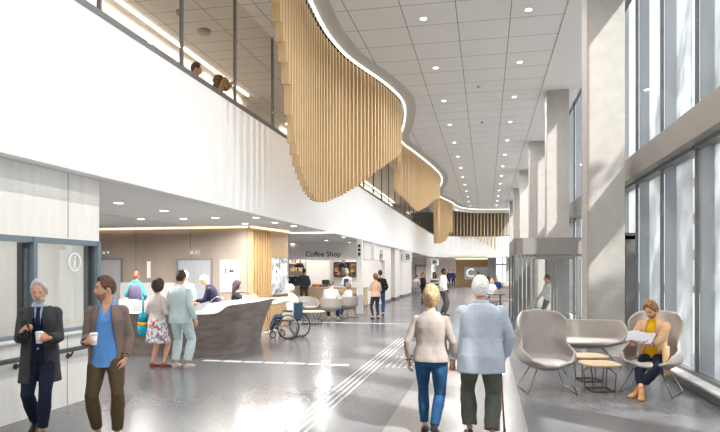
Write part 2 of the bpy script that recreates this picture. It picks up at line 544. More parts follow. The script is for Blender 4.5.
    if beard:
        bb = new(); rows = []
        for row in sphere_dirs(32, 24):
            rr = []
            for d in row:
                p = head_shape(d, True, fem)
                a = atan2(abs(d.x), d.y)
                t = 1 if (d.z < -.38 + .25 * max(0, a - .6) and a < 1.5 and d.z > -.97) else 0
                if t and abs(p.x) < .022 and -.066 < p.z < -.052: t = 0
                rr.append(Mh @ (p * (1 + ((.005 if t else -.02)) / .09)))
            rows.append(rr)
        loft(bb, rows)
        bo = obj('beard', bb, mat('hair_%d_%d_%d' % beard, beard, .8, var=.2, scale=80), root, smooth=True)
    # ---- clothing
    def shell(nm, bm, m, **k): return solid(nm, bm, vox, m, root, **k)
    for g in clothes:
        t = g['t']; m = g.get('m'); off = g.get('off', .02); nm = g.get('name', t)
        if t == 'top':
            bm = new(); hem = max(g.get('hem', .90), lowz if seated else 0)
            torso(bm, off, hem, g.get('neck', 1.48), g.get('flare', 1.0))
            fr = g.get('sleeve', .94)
            if fr is not None:
                for s in 'LR': arm(bm, off, fr, s)
            if g.get('collar'):
                loft(bm, [ring(z, o2, 20) for z, o2 in ((1.45, .006), (1.485, .016), (1.525, .012 if not g.get('high') else .022))])
            cut = None
            if g.get('vneck'):
                vz = g['vneck']
                def cut(c, vz=vz):
                    return c.z - (pel.z - .95) > vz and abs(c.x - pel.x) < (c.z - (pel.z - .95) - vz) * .42 and c.y - pel.y - (c.z - .95) * math.tan(lean) * (1 if c.z > .95 else 0) > .0
            if g.get('open'):
                z0, w0, z1, w1 = g['open']
                def cut(c, z0=z0, w0=w0, z1=z1, w1=w1):
                    z = c.z - (pel.z - .95)
                    w = w0 + (w1 - w0) * min(max((z0 - z) / (z0 - z1), 0), 1)
                    yy = c.y - (pel.y) - (z - .95) * math.tan(lean) * (1 if z > .95 else 0)
                    return abs(c.x - pel.x) < w and yy > .03 and z < 1.52 and all((c - J['wr' + s]).length > .1 and (c - J['el' + s]).length > .12 for s in 'LR')
            o = shell(nm, bm, m, folds=g.get('folds', .004), fscale=g.get('fscale', 7), cut=cut, thick=.006 if cut else 0, fstretch=g.get('fst', (1, 1, .55)))
            if g.get('lapel'):
                z0, w0, z1, w1 = g['open']
                for sd in (-1, 1):
                    lb = new(); rows = []
                    for i in range(13):
                        u = i / 12; z = 1.475 - u * (1.475 - g['lapel'])
                        w = w0 + (w1 - w0) * min(max((z0 - z) / (z0 - z1), 0), 1)
                        lw = .062 * sin(pi * min(1, .25 + u * .75)) * (1.0 if u < .35 else 1.1) + .002
                        rx, ry, yo = interp(tor, z); rx = (rx * wide + off + .010); ry = ry + off + .010
                        row = []
                        for j in range(4):
                            x = min(w + .002 + lw * j / 3, rx * .93)
                            y = ry * max(1 - (x / rx) ** (2 / .82), .02) ** (.82 / 2) + yo
                            row.append(T((sd * x, y, z)))
                        rows.append(row)
                    strip(lb, rows)
                    q = obj('lapel', lb, g.get('lm', m), o, smooth=True)
                    s_ = q.modifiers.new('t', 'SOLIDIFY'); s_.thickness = .005; s_.offset = 0
            J[nm] = o
        elif t == 'trousers':
            bm = new()
            loft(bm, [[p_ + (T((0, 0, z)) - p_) * sh_ for p_ in ring(z, off * .7)] for z, sh_ in ((max(lowz, .84), .22), (.87, .09), (.91, .0), (.95, .0), (1.0, .0))] if not seated else [ring(z, off * .7) for z in (.89, .93, .97, 1.0)])
            for s in 'LR': leg(bm, off, g.get('leg', 1.93), s, g.get('cuff', .012))
            shell(nm, bm, m, folds=g.get('folds', .004), fscale=8, fstretch=(1, 1, .8))
        elif t == 'skirt':
            bm = new(); hem = g.get('hem', .52)
            zs = [1.04 - (1.04 - hem) * i / 10 for i in range(11)]
            loft(bm, [ring(z, off, 72, 1 + g.get('flare', .25) * (i / 10), .045 * i / 10) for i, z in enumerate(zs)])
            o = obj(nm, bm, m, root, smooth=True)
        elif t == 'shoes':
            for s in 'LR':
                bm = new(); pt = feet[s][4] if len(feet[s]) > 4 else 0
                foot_rings(bm, J['an' + s], feet[s][3], .004, pt, seg=14)
                if g.get('heel'):
                    a = J['an' + s]; fh = feet[s][3]
                if g.get('boot'): tube(bm, [J['an' + s] + V((0, 0, -.03)), J['an' + s].lerp(J['kn' + s], .22)], [.046, .052], 12)
                if fine: o = solid('shoe', bm, .007, m, root, it=2)
                else: o = obj('shoe', bm, m, root, smooth=True)
        elif t == 'tie':
            bm = new(); rows = []
            for i in range(14):
                z = 1.475 - i / 13 * (1.475 - g.get('end', 1.02))
                rx, ry, yo = interp(tor, z); y = ry + yo + off
                w = .022 if i == 0 else (.016 if i < 3 else .018 + .02 * (i - 2) / 11)
                rows.append([T((x * w, y + (.006 if x == 0 else 0), z)) for x in (-1, 0, 1)])
            strip(bm, rows); o = obj('tie', bm, m, root, smooth=True)
            s_ = o.modifiers.new('t', 'SOLIDIFY'); s_.thickness = .008; s_.offset = 1
        elif t == 'scarf':
            bm = new()
            c = [T((.085 * cos(a), .075 * sin(a), 1.495 + .01 * sin(3 * a))) for a in [2 * pi * i / 16 for i in range(16)]]
            tube(bm, c, .034, 8, closed=True)
            tube(bm, [T((.04, .08, 1.49)), T((.05, .15, 1.38)), T((.045, .15, 1.22)), T((.05, .14, 1.1))], [.03, .035, .038, .036], 8, squash=(1, .45))
            obj('scarf', bm, m, root, smooth=True)
        elif t == 'apron':
            bm = new(); rows = []
            for i in range(10):
                z = 1.38 - i / 9 * .70
                rx, ry, yo = interp(tor, z); rx += off; ry += off
                aw = .75 if z > 1.1 else 1.25
                rows.append([T((rx * sin(a), ry * cos(a) + yo, z)) for a in [(-1 + 2 * j / 10) * aw for j in range(11)]])
            strip(bm, rows); o = obj('apron', bm, m, root, smooth=True)
            s_ = o.modifiers.new('t', 'SOLIDIFY'); s_.thickness = .006; s_.offset = 1
        elif t == 'stripes':
            pass
    # ---- place: scale to height and stand on the floor
    ms = M.Scale(K, 4)
    for o in [root] + [c for c in root.children_recursive]:
        o.data.transform(ms)
    root.location = loc; root.rotation_euler = (0, 0, rz)
    P = Person(); P.o = root; P.J = J; P.K = K
    Mw = M.Translation(V(loc)) @ M.Rotation(rz, 4, 'Z')
    P.w = lambda v: Mw @ (V(v) * K)
    P.grip = {s: P.w(g) for s, g in grip.items()}
    P.T = T
    return P

def hand_side(f, p, sd):
    """which way across the palm the thumb lies: fingers x palm normal for a right hand is the thumb's side or its opposite"""
    # right hand: thumb = palm_normal x fingers ... w = f x p ; a right hand hanging (f down, palm to -X) has its thumb forward (+Y)
    # f=(0,0,-1), p=(-1,0,0): f x p = (0,1,0)*(+1)
    return 1 if sd > 0 else -1

def fab(name, rgb, var=.08, scale=25, bump=.25, bscale=220, rough=.9, **k):
    return mat(name, rgb, rough, var=var, scale=scale, bump=bump, bscale=bscale, spec=.2, **k)
# ---------------------------------------------------------------- the hall
XF, ZF, ZR, ZC = -5.03, 3.0, 5.12, 7.82      # balcony face, its bottom and rail, hall ceiling
YB, YE = -14.0, 64.5                          # ends of the hall
XW = 3.14                                     # glass line of the facade
white = mat('white_plaster', (250, 250, 250), .75, var=.012, scale=2)
offw = mat('off_white_plaster', (238, 234, 230), .75, var=.02, scale=2)
pale = mat('pale_pink_plaster', (226, 214, 207), .75, var=.02, scale=2)
cream = mat('cream_plaster', (238, 235, 230), .75, var=.02, scale=2)
grey_metal = mat('grey_metal', (112, 114, 116), .45, .3, var=.03)
blue_grey = mat('blue_grey_frame', (128, 142, 152), .45, .3, var=.03)
dark_frame = mat('dark_frame', (70, 72, 76), .5, .2, var=.03)
warm_grey = mat('warm_grey_metal', (138, 134, 130), .5, .3, var=.03)
steel = mat('brushed_steel', (182, 184, 187), .34, .35, var=.10, scale=6, stretch=(14, 14, .6))
chrome = mat('chrome', (190, 190, 192), .2, 1.0, var=.02)
concrete = mat('concrete', (172, 168, 164), .8, var=.06, scale=5, bump=.25, bscale=40)
wood = mat('slat_oak', (203, 174, 132), .55, var=.10, scale=5, stretch=(6, 6, .5))
wood_dark = mat('oak_panel', (166, 136, 98), .55, var=.12, scale=5, stretch=(6, 6, .5))
black = mat('black_plastic', (24, 24, 26), .5, var=.02)
led = emit('led_white', (255, 250, 240), 5.0)
led_warm = emit('led_warm', (255, 226, 176), 5.0)
lampdisc = emit('downlight_lens', (255, 252, 245), 14.0)
clear = glassy('clear_glass', (250, 252, 252), .05)
rail_glass = glassy('balcony_glass', (240, 236, 230), .04)

# terrazzo floor with a paler walking lane
def floor_mat():
    m = bpy.data.materials.new('terrazzo'); m.use_nodes = True
    nt = m.node_tree; b = nt.nodes['Principled BSDF']; L = nt.links.new
    tc = nt.nodes.new('ShaderNodeTexCoord'); sp = nt.nodes.new('ShaderNodeSeparateXYZ'); L(tc.outputs['Object'], sp.inputs[0])
    v = nt.nodes.new('ShaderNodeTexVoronoi'); v.inputs['Scale'].default_value = 38; L(tc.outputs['Object'], v.inputs['Vector'])
    r = nt.nodes.new('ShaderNodeValToRGB'); e = r.color_ramp.elements
    e[0].position = 0; e[0].color = (.62, .62, .62, 1); e[1].position = 1; e[1].color = (1.25, 1.25, 1.25, 1)
    L(v.outputs['Color'], r.inputs[0])
    n = nt.nodes.new('ShaderNodeTexNoise'); n.inputs['Scale'].default_value = .6; n.inputs['Detail'].default_value = 6; L(tc.outputs['Object'], n.inputs['Vector'])
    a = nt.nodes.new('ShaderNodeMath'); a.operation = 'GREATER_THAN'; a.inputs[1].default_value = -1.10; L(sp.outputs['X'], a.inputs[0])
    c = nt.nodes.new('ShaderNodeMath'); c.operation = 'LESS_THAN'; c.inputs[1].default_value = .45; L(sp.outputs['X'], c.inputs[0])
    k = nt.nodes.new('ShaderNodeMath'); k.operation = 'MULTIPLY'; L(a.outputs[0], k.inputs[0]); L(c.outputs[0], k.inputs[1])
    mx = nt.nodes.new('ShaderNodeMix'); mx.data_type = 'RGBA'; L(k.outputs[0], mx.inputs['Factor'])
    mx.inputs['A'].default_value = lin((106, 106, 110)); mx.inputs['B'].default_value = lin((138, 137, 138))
    m2 = nt.nodes.new('ShaderNodeMix'); m2.data_type = 'RGBA'; m2.blend_type = 'MULTIPLY'; m2.inputs['Factor'].default_value = .32
    L(mx.outputs['Result'], m2.inputs['A']); L(r.outputs[0], m2.inputs['B'])
    L(m2.outputs['Result'], b.inputs['Base Color'])
    rr = nt.nodes.new('ShaderNodeMapRange'); rr.inputs['To Min'].default_value = .16; rr.inputs['To Max'].default_value = .30
    L(n.outputs['Fac'], rr.inputs['Value']); L(rr.outputs[0], b.inputs['Roughness'])
    b.inputs['Specular IOR Level'].default_value = .55
    return m
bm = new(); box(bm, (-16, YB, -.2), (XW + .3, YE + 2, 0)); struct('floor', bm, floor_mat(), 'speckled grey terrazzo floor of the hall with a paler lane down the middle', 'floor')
bm = new(); box(bm, (XW + .3, YB - 6, -.3), (60, 90, -.05))
struct('ground', bm, mat('pavement', (160, 159, 156), .9, var=.08, scale=1.5), 'pale pavement outside the tall facade', 'pavement')

# --- curved ceiling edge
CUR = [(-3.2, -14), (-3.55, -8), (-3.9, -3), (-3.3, 1), (-2.85, 4.5), (-3.1, 7.2), (-3.57, 10.2), (-3.74, 11.75), (-3.86, 13), (-3.94, 14.2), (-3.93, 15.2), (-3.78, 16.6), (-3.27, 18.65), (-3.05, 19.8), (-2.92, 21), (-3.0, 22.4),
       (-3.35, 24.6), (-3.8, 26.8), (-3.85, 28.4), (-3.58, 30.3), (-3.06, 34.8), (-2.82, 38.4), (-3.05, 41.8), (-3.6, 45.5), (-3.7, 49), (-3.02, 53.3), (-2.75, 56), (-2.2, 58.6), (-.9, 60.2), (.9, 60.7), (3.3, 60.8)]
curve = bez([(x, y, 0) for x, y in CUR], 14)
# resample by length
def resample(pts, step):
    out = [pts[0].copy()]; need = step
    for a, b in zip(pts, pts[1:]):
        L = (b - a).length; pos = 0
        while L - pos >= need:
            pos += need; out.append(a.lerp(b, pos / L)); need = step
        need -= L - pos
    return out
edge = resample(curve, .25)
def normals(p):
    n = []
    for i in range(len(p)):
        t = (p[min(i + 1, len(p) - 1)] - p[max(i - 1, 0)]).normalized()
        n.append(V((t.y, -t.x, 0)))     # to the hall's side
    return n
enorm = normals(edge)

ceil_tile = tiled('ceiling_tile', (226, 225, 223), (140, 138, 136), (1.25, 1.2), (1.82, 14.9), .022, rough=.85, var=.02)
def ribbon(bm, path, nrm, o0, o1, z0, z1):
    """band of constant section along the curved edge"""
    loft(bm, [[p + n * o0 + V((0, 0, z0)), p + n * o1 + V((0, 0, z0)), p + n * o1 + V((0, 0, z1)), p + n * o0 + V((0, 0, z1))] for p, n in zip(path, nrm)])
# hall ceiling: rows from the curve to its straight border
bm = new()
strip(bm, [[V((p.x, p.y, ZC)), V((1.82, p.y if p.y < 60.2 else 60.2 + (p.y - 60.2), ZC))] for p in edge if p.x < 1.8])
bm2 = bm
struct('ceiling', bm2, ceil_tile, 'pale ceiling of square tiles above the hall', 'ceiling')
bm = new(); box(bm, (1.82, YB, ZC - .03), (XW + .03, YE, ZC + .25)); struct('ceiling_border', bm, mat('ceiling_border', (222, 220, 218), .8, var=.01), 'plain pale ceiling border along the facade', 'ceiling')
bm = new(); box(bm, (-8.2, YB, ZC + .12), (1.82, YE, ZC + .25)); struct('roof', bm, white, 'roof slab above the hall', 'roof')
bm = new(); ribbon(bm, edge, enorm, .04, .42, ZC - .06, ZC - .005); struct('trim_1', bm, mat('ceiling_margin', (186, 184, 181), .8, var=.01), 'plain curved margin of the tiled ceiling', 'trim')
bm = new(); ribbon(bm, edge, enorm, .0, .05, ZC - .11, ZC - .055)
tag(obj('light_strip', bm, emit('led_curve', (255, 250, 240), 4.0)), 'glowing white light line snaking along the curved ceiling edge', 'light')
# upper lounge ceiling, lower than the hall's
up_tile = tiled('lounge_tile', (226, 224, 221), (150, 142, 136), (1.2, .6), (0, 0), .02, rough=.85, var=.02)
bm = new(); strip(bm, [[V((-7.8, p.y, 7.4)), V((p.x - .32, p.y, 7.4))] for p in edge if p.y < 58]); struct('ceiling_lounge', bm, up_tile, 'tiled ceiling of the upper lounge behind the balcony glass', 'ceiling')
bm = new(); ribbon(bm, edge, enorm, -.34, -.30, 7.4, ZC + .1); struct('trim_2', bm, mat('bulkhead', (205, 200, 195), .8, var=.01), 'curved ceiling upstand behind the hanging slats', 'trim')

# --- hanging slat screens
zbot = [(-14, 6.6), (-8, 6.9), (-3, 5.5), (1, 5.4), (5, 7.0), (8.6, 7.2), (9.6, 6.95), (10.34, 6.6), (10.93, 5.96), (11.39, 5.33), (11.75, 4.42), (12.3, 3.98), (13.3, 3.56), (14.2, 3.44), (15.1, 3.52), (16.4, 3.85), (17.5, 4.27), (18.8, 4.92), (21.1, 5.84), (22.6, 6.35),
        (23.8, 5.97), (25.8, 5.56), (29.1, 5.3), (31.8, 4.86), (33.8, 5.3), (36.2, 5.95), (38.6, 6.35), (40.8, 6.2), (41.6, 4.6), (42.4, 3.85), (44.6, 3.72), (50, 3.95), (52, 4.3), (53.7, 5.3), (55.5, 5.0), (57, 4.9), (62, 4.9)]
def slat_screen(i0, i1, label):
    root = thing('slat_screen', label, 'slatted screen', (0, 0, 0), group=None)
    c = edge[(i0 + i1) // 2].copy(); root.location = (c.x, c.y, 0)
    bm = new()
    for i in range(i0, i1):
        p = edge[i] - enorm[i] * .18; n = enorm[i]
        zb = interp(zbot, p.y)[0]
        cbox(bm, (p.x - c.x, p.y - c.y, (zb + ZC - .05) / 2), (.17, .065, ZC - .05 - zb), atan2(n.y, n.x))
        k0 = len(bm.faces); cbox(bm, (p.x - c.x, p.y - c.y, ZC - .01), (.15, .05, .16), atan2(n.y, n.x)); bm.faces.ensure_lookup_table()
        for f in bm.faces[k0:]: f.material_index = 1
    obj('slat', bm, [wood, black], root)
    return root
def idx(y): return next(i for i, p in enumerate(edge) if p.y > y)
slat_screen(idx(7.4), idx(22.6), 'large curved curtain of hanging oak slats dipping lowest over the white balcony')
slat_screen(idx(22.8), idx(39.6), 'second curved oak slat curtain hanging beyond the large one')
slat_screen(idx(39.8), idx(55), 'tongue-shaped oak slat curtain hanging lowest near the far balcony')
fs = thing('slat_screen', 'row of spaced oak slats hanging across the far balcony', 'slatted screen', (-.8, 61.3, 0)); bm = new()
for i in range(17):
    x = -3.5 + .335 * i; zb = 4.9 - max(0, x + 1.0) * .55
    cbox(bm, (x + .8, 0, (zb + ZC) / 2), (.09, .16, ZC - zb))
obj('slat', bm, wood, fs)

# --- balcony front: straight then round to the far end
path = [V((XF, y, 0)) for y in (YB, -5, 0, 5, 10, 15, 20, 25, 30, 35, 40, 45, 50, 54, 57)]
for i in range(1, 13):
    a = pi / 2 * i / 12
    path.append(V((XF + 5 - 5 * cos(a), 57 + 5 * sin(a), 0)))
path += [V((1.5, 62, 0)), V((2.9, 62, 0))]
pn = normals(path)
bm = new(); ribbon(bm, path, pn, -.22, 0, ZF, ZR); struct('wall_balcony', bm, white, 'smooth white balcony front sweeping along the hall', 'wall')
bm = new(); ribbon(bm, path, pn, -.12, .01, ZR, ZR + .05); ribbon(bm, path, pn, -.10, -.01, ZR + .065, ZR + .11); struct('trim_4', bm, grey_metal, 'grey metal rail on top of the balcony front', 'trim')
# balcony glazing: one post and pane per bay
ys = [7.19 + 2.233 * k for k in range(-5, 22)]
post0 = None
for k, y in enumerate(ys):
    bm = new(); box(bm, (-.03, -.02, ZR + .1), (.03, .02, 7.42))
    if post0 is None:
        post0 = struct('window_frame', bm, grey_metal); o = post0; me = bm
        pb = new(); box(pb, (-.008, .03, ZR + .14), (.008, 2.2, 7.4)); pane0 = obj('window_pane', pb, rail_glass, o)
    else:
        bm.free(); o = post0.copy(); C.objects.link(o); q = pane0.copy(); C.objects.link(q); q.parent = o
    o.location = (XF - .07, y, 0)
    tag(o, 'slim grey post and clear pane of the balcony glazing', 'window', 'balcony glazing bays', 'structure')
# upper floor, its wall and lights
bm = new(); box(bm, (-8, YB, 3.6), (XF - .2, YE, 4.08)); struct('floor_upper', bm, mat('lounge_floor', (204, 203, 201), .7), 'floor of the upper lounge', 'floor')
bm = new(); box(bm, (-8, YB, 4.08), (-7.76, YE, 7.5)); struct('wall_upper', bm, cream, 'cream wall at the back of the upper lounge', 'wall')
for (y0, y1, lb) in ((4.0, 18.2, 'long white light line in the upper lounge ceiling nearest the camera side'), (22.0, 34.0, 'white light line in the upper lounge ceiling beyond the pair of visitors'), (37, 50, 'white light line deep in the upper lounge ceiling')):
    bm = new(); box(bm, (-7.54, y0, 7.35), (-7.48, y1, 7.39)); tag(obj('light_strip', bm, emit('led_lounge', (255, 246, 232), 9.0)), lb, 'light')
bm = new(); box(bm, (-7.5, 22.0, 7.35), (-6.4, 22.1, 7.39)); tag(obj('light_strip', bm, emit('led_lounge', (255, 246, 232), 9.0)), 'short crosswise white light line in the upper lounge ceiling', 'light')
bm = new(); lathe(bm, [(.01, 0), (.13, .0), (.16, .05), (.16, .07)], 20); tag(obj('smoke_detector', bm, mat('grey_plastic', (160, 156, 152), .5), loc=on_z(204, 33.5, 7.33), smooth=True), 'round grey detector on the upper lounge ceiling', 'detector')
bm = new(); lathe(bm, [(.01, 0), (.05, .0), (.07, .05), (.07, .10)], 16); tag(obj('loudspeaker', bm, mat('grey_plastic', (160, 156, 152), .5), loc=on_z(179, 15, 7.3), smooth=True), 'small round grey fitting on the upper lounge ceiling beside the light line', 'detector')

# --- facade
def fin_mat(nm='facade_fin', col=(226, 231, 238), k=.85):
    m = bpy.data.materials.new(nm); m.use_nodes = True
    nt = m.node_tree; b = nt.nodes['Principled BSDF']
    b.inputs['Base Color'].default_value = lin(col); b.inputs['Roughness'].default_value = .6
    t = nt.nodes.new('ShaderNodeBsdfTranslucent'); t.inputs['Color'].default_value = lin((214, 216, 219))
    x = nt.nodes.new('ShaderNodeMixShader'); x.inputs[0].default_value = k
    nt.links.new(b.outputs[0], x.inputs[1]); nt.links.new(t.outputs[0], x.inputs[2])
    nt.links.new(x.outputs[0], nt.nodes['Material Output'].inputs['Surface'])
    return m
finm = fin_mat()
webm = fin_mat('fin_web', (196, 200, 207), .30)
fin0 = w0 = u0 = None
PITCH = 1.85
for k in range(-14, 26):
    y = 13.68 + PITCH * k
    if y > YE - 2: break
    if fin0 is None:
        fin0 = thing('facade_fin', '', 'fin')
        bm = new(); box(bm, (.05, -.025, .0), (.26, .025, 8.6)); obj('web', bm, webm, fin0)
        bm = new(); box(bm, (.235, -.80, .0), (.265, .024, 8.6)); obj('flange', bm, finm, fin0)
        f = fin0
    else:
        f = dup(fin0, (0, 0, 0))
    f.location = (XW, y, 0)
    tag(f, 'tall pale upright fin outside the glass facade', 'fin', 'facade fins')
    low = not (17.3 < y < 21.5)
    for nm, z0, z1, first in (('lower', .15, 3.63, w0), ('upper', 4.1, ZC, u0)):
        if nm == 'lower' and not low: continue
        if first is None:
            bm = new(); box(bm, (-.03, -.018, z0), (.03, .018, z1)); box(bm, (-.05, .022, z0), (.05, PITCH - .022, z0 + .05)); box(bm, (-.05, .022, z1 - .05), (.05, PITCH - .022, z1))
            o = struct('window_frame', bm, mat('mullion_grey', (118, 120, 122), .5, .2))
            pb = new(); box(pb, (-.01, .022, z0 + .05), (.01, PITCH - .022, z1 - .05)); obj('window_pane', pb, clear, o)
            if nm == 'lower': w0 = o
            else: u0 = o
        else: o = dup(first, (0, 0, 0))
        o.location = (XW, y, 0)
        tag(o, 'tall %s window bay of the glass facade' % nm, 'window', 'facade %s window bays' % nm, 'structure')
bm = new(); box(bm, (2.91, YB, 3.63), (XW + .30, YE, 4.1)); struct('beam', bm, warm_grey, 'long warm grey beam between the two rows of facade windows', 'beam', bevel=.01)
bm = new(); box(bm, (2.91, YB, 0), (XW + .02, 17.6, .15)); struct('windowsill', bm, mat('sill_white', (206, 206, 206), .5), 'low pale sill along the foot of the facade', 'sill', bevel=.01)
bm = new(); box(bm, (2.885, YB, 0.02), (2.91, 17.6, .12)); struct('baseboard_right', bm, mat('grille_dark', (96, 96, 98), .5, .4), 'dark grille along the foot of the facade', 'baseboard')
bm = new(); box(bm, (2.91, 22.2, 0), (XW + .02, YE, .15)); struct('windowsill_far', bm, mat('sill_white', (206, 206, 206), .5), 'low pale sill beyond the entrance', 'sill')
# columns
for k in range(7):
    y = 12.84 + 8.2 * k
    bm = new(); box(bm, (2.0, y, 0), (2.72, y + .68, ZC))
    tag(struct('pillar', bm, concrete, bevel=.012), ['nearest square concrete column behind the sofa', 'second concrete column beyond the entrance box', 'third concrete column down the hall', 'fourth concrete column down the hall', 'fifth concrete column down the hall', 'sixth concrete column down the hall', 'concrete column at the far end'][k], 'column', None, 'structure')
    if k == 0:
        bm = new(); box(bm, (2.003, y - .012, 0), (2.03, y + .69, ZC)); struct('trim_5', bm, mat('column_edge', (176, 160, 148), .6), 'thin edge strip on the nearest column', 'trim')
# far end
bm = new(); box(bm, (-16, YE, 0), (.95, YE + .3, 3.2)); struct('wall_far', bm, pale, 'pale wall closing the far end of the hall', 'wall')
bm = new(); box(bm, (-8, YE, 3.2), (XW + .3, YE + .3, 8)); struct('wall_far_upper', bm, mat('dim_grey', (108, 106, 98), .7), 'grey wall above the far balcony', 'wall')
bm = new(); box(bm, (-1, 62.05, 4.0), (3.0, YE, 4.08)); struct('floor_far_balcony', bm, mat('lounge_floor', (204, 203, 201), .7), 'floor of the far balcony', 'floor')

# --- entrance box on the right
vx0, vy0, vy1 = .80, 18.0, 22.0
v = thing('entrance_vestibule', 'grey framed glass entrance box projecting from the facade beyond the nearest column', 'entrance', (0, 0, 0))
bm = new()
loft(bm, [[V((vx0 + .25, vy0, z)), V((vx0 + .08, vy0 + .1, z)), V((vx0, vy0 + .3, z)), V((vx0, vy1, z)), V((XW, vy1, z)), V((XW, vy0, z))] for z in (2.2, 2.68)])
obj('canopy', bm, mat('entrance_grey', (140, 137, 134), .5, .2, var=.03), v)
bm = new()
for i in range(4): box(bm, (vx0 + .02 + i * .115, vy0 + .02, 0), (vx0 + .11 + i * .115, vy0 + .12, 2.2))
obj('side_panel', bm, grey_metal, v)
bm = new(); box(bm, (vx0, vy0 + .3, 0), (vx0 + .05, vy0 + .4, 2.2)); box(bm, (vx0, vy1 - .1, 0), (vx0 + .05, vy1, 2.2)); box(bm, (vx0, vy0 + 1.8, 0), (vx0 + .05, vy0 + 1.88, 2.2)); box(bm, (vx0, vy0 + .4, 0), (vx0 + .05, vy1, .12)); obj('side_frame', bm, grey_metal, v)
bm = new(); box(bm, (vx0 + .02, vy0 + .4, .12), (vx0 + .035, vy1 - .1, 2.2)); obj('side_glass', bm, clear, v)
for i in range(3):
    x0 = vx0 + .52 + i * .60; x1 = x0 + .58
    bm = new()
    for a, b_, c, d in ((x0, x0 + .06, 0, 2.2), (x1 - .06, x1, 0, 2.2)): box(bm, (a, vy0 + .03, c), (b_, vy0 + .09, d))
    box(bm, (x0 + .06, vy0 + .03, 0), (x1 - .06, vy0 + .09, .12)); box(bm, (x0 + .06, vy0 + .03, 2.06), (x1 - .06, vy0 + .09, 2.2))
    d = obj('door', bm, warm_grey, v)
    bm = new(); box(bm, (x0 + .06, vy0 + .055, .12), (x1 - .06, vy0 + .065, 2.06)); obj('glass', bm, clear, d)
    bm = new(); tube(bm, [(x1 - .1, vy0 - .02, .9), (x1 - .1, vy0 - .02, 1.3)], .012, 8); obj('handle', bm, chrome, d)

# --- grey service door bay in the facade between column and entrance
bm = new(); box(bm, (2.93, 14.0, 2.42), (XW + .04, 17.4, 2.56)); box(bm, (2.93, 14.0, 0), (XW + .04, 14.10, 2.5)); box(bm, (2.95, 15.5, 0), (XW + .04, 15.6, 2.5)); struct('door_1', bm, mat('door_frame_grey', (128, 128, 128), .5, .2), 'grey framed glass door in the facade just past the nearest column', 'door')

# ---------------------------------------------------------------- reception side
soffit = mat('soffit_grey', (244, 243, 242), .8, var=.01)
bm = new(); box(bm, (-8.2, YB, ZF), (XF - .2, YE, ZF + .3)); struct('ceiling_soffit', bm, soffit, 'plain grey soffit under the balcony', 'ceiling')
bm = new(); box(bm, (-16, YB, ZF + .001), (-8.2, YE, ZF + .3)); struct('ceiling_reception', bm, tiled('reception_tile', (236, 234, 232), (150, 147, 145), (1.2, .6), (0, .3), .02, rough=.85), 'tiled ceiling over the reception', 'ceiling')
bm = new(); box(bm, (-16.2, YB, 0), (-16, YE, 3.3)); struct('wall_left', bm, pale, 'plain side wall of the reception', 'wall')
# elevator wall
EW = 16.0
brown = mat('lift_wall_brown', (150, 136, 124), .45, var=.13, scale=1.6, bump=.08, bscale=14, stretch=(1, 1, .45))
def panel_joints(m, size, off, w, ax, joint):
    nt = m.node_tree; b = nt.nodes['Principled BSDF']; f = grid_lines(nt, (size,), (off,), w, (ax,))
    mx = nt.nodes.new('ShaderNodeMix'); mx.data_type = 'RGBA'; src = b.inputs['Base Color'].links[0].from_socket
    nt.links.new(f, mx.inputs['Factor']); nt.links.new(src, mx.inputs['A']); mx.inputs['B'].default_value = lin(joint)
    nt.links.new(mx.outputs['Result'], b.inputs['Base Color'])
panel_joints(brown, 1.75, -8.38, .02, 'X', (104, 94, 86))
bm = new(); box(bm, (-16, EW, 0), (-6.56, EW + .3, ZF - .06)); struct('wall_lift', bm, brown, 'brown stone-look wall with the lifts behind the reception desk', 'wall')
bm = new(); box(bm, (-16, EW + .3, 0), (-6.9, 18.4, ZF)); struct('wall_core', bm, pale, 'solid core behind the lift wall', 'wall')
bm = new(); box(bm, (-16, EW - .07, ZF - .05), (-6.6, EW - .02, ZF - .015)); tag(obj('light_strip', bm, led_warm), 'warm glowing cove light along the top of the brown lift wall', 'light')
def lift(px0, px1, label):
    a, b_ = on_y(px0, 280, EW), on_y(px1, 280, EW); x0, x1 = a.x, b_.x; zt = on_y(px0, 260.3, EW).z
    t = thing('elevator', label, 'elevator', ((x0 + x1) / 2, EW, 0)); w = (x1 - x0) / 2
    bm = new(); box(bm, (-w - .06, -.03, 0), (-w, .02, zt + .06)); box(bm, (w, -.03, 0), (w + .06, .02, zt + .06)); box(bm, (-w, -.03, zt), (w, .02, zt + .06)); obj('door_frame', bm, mat('lift_frame', (140, 138, 136), .4, .7), t)
    for s in (-1, 1):
        bm = new(); box(bm, (min(0, s * w) + .004, -.02, 0), (max(0, s * w) - .004, .01, zt)); obj('door', bm, steel, t)
    bm = new(); box(bm, (-.16, -.02, zt + .16), (.16, .0, zt + .30)); q = obj('indicator', bm, mat('indicator_plate', (170, 160, 150), .4, .3), t)
    bm = new()
    for dx in (-.07, .07): prism2(bm, [(dx - .04, zt + .2), (dx + .04, zt + .2), (dx, zt + .27)] if dx < 0 else [(dx - .04, zt + .26), (dx, zt + .19), (dx + .04, zt + .26)], -.026, -.018)
    obj('arrow', bm, emit('indicator_white', (255, 255, 255), 1.2), q)
def prism2(bm, poly, y0, y1):
    return loft(bm, [[V((x, y0, z)) for x, z in poly], [V((x, y1, z)) for x, z in poly]])
lift(92, 121, 'steel lift doors in the brown wall nearest the information booth')
lift(178.5, 211, 'steel lift doors in the brown wall beside the white poster')
# big number
p = on_y(149, 270.5, EW)
bm = stand_text(text_bm('1', .66, .012, bold=.02)); tag(obj('wall_numeral', bm, mat('sign_white', (246, 246, 244), .5), loc=(p.x, EW - .014, p.z)), 'large white numeral one on the brown wall between the lifts', 'sign')
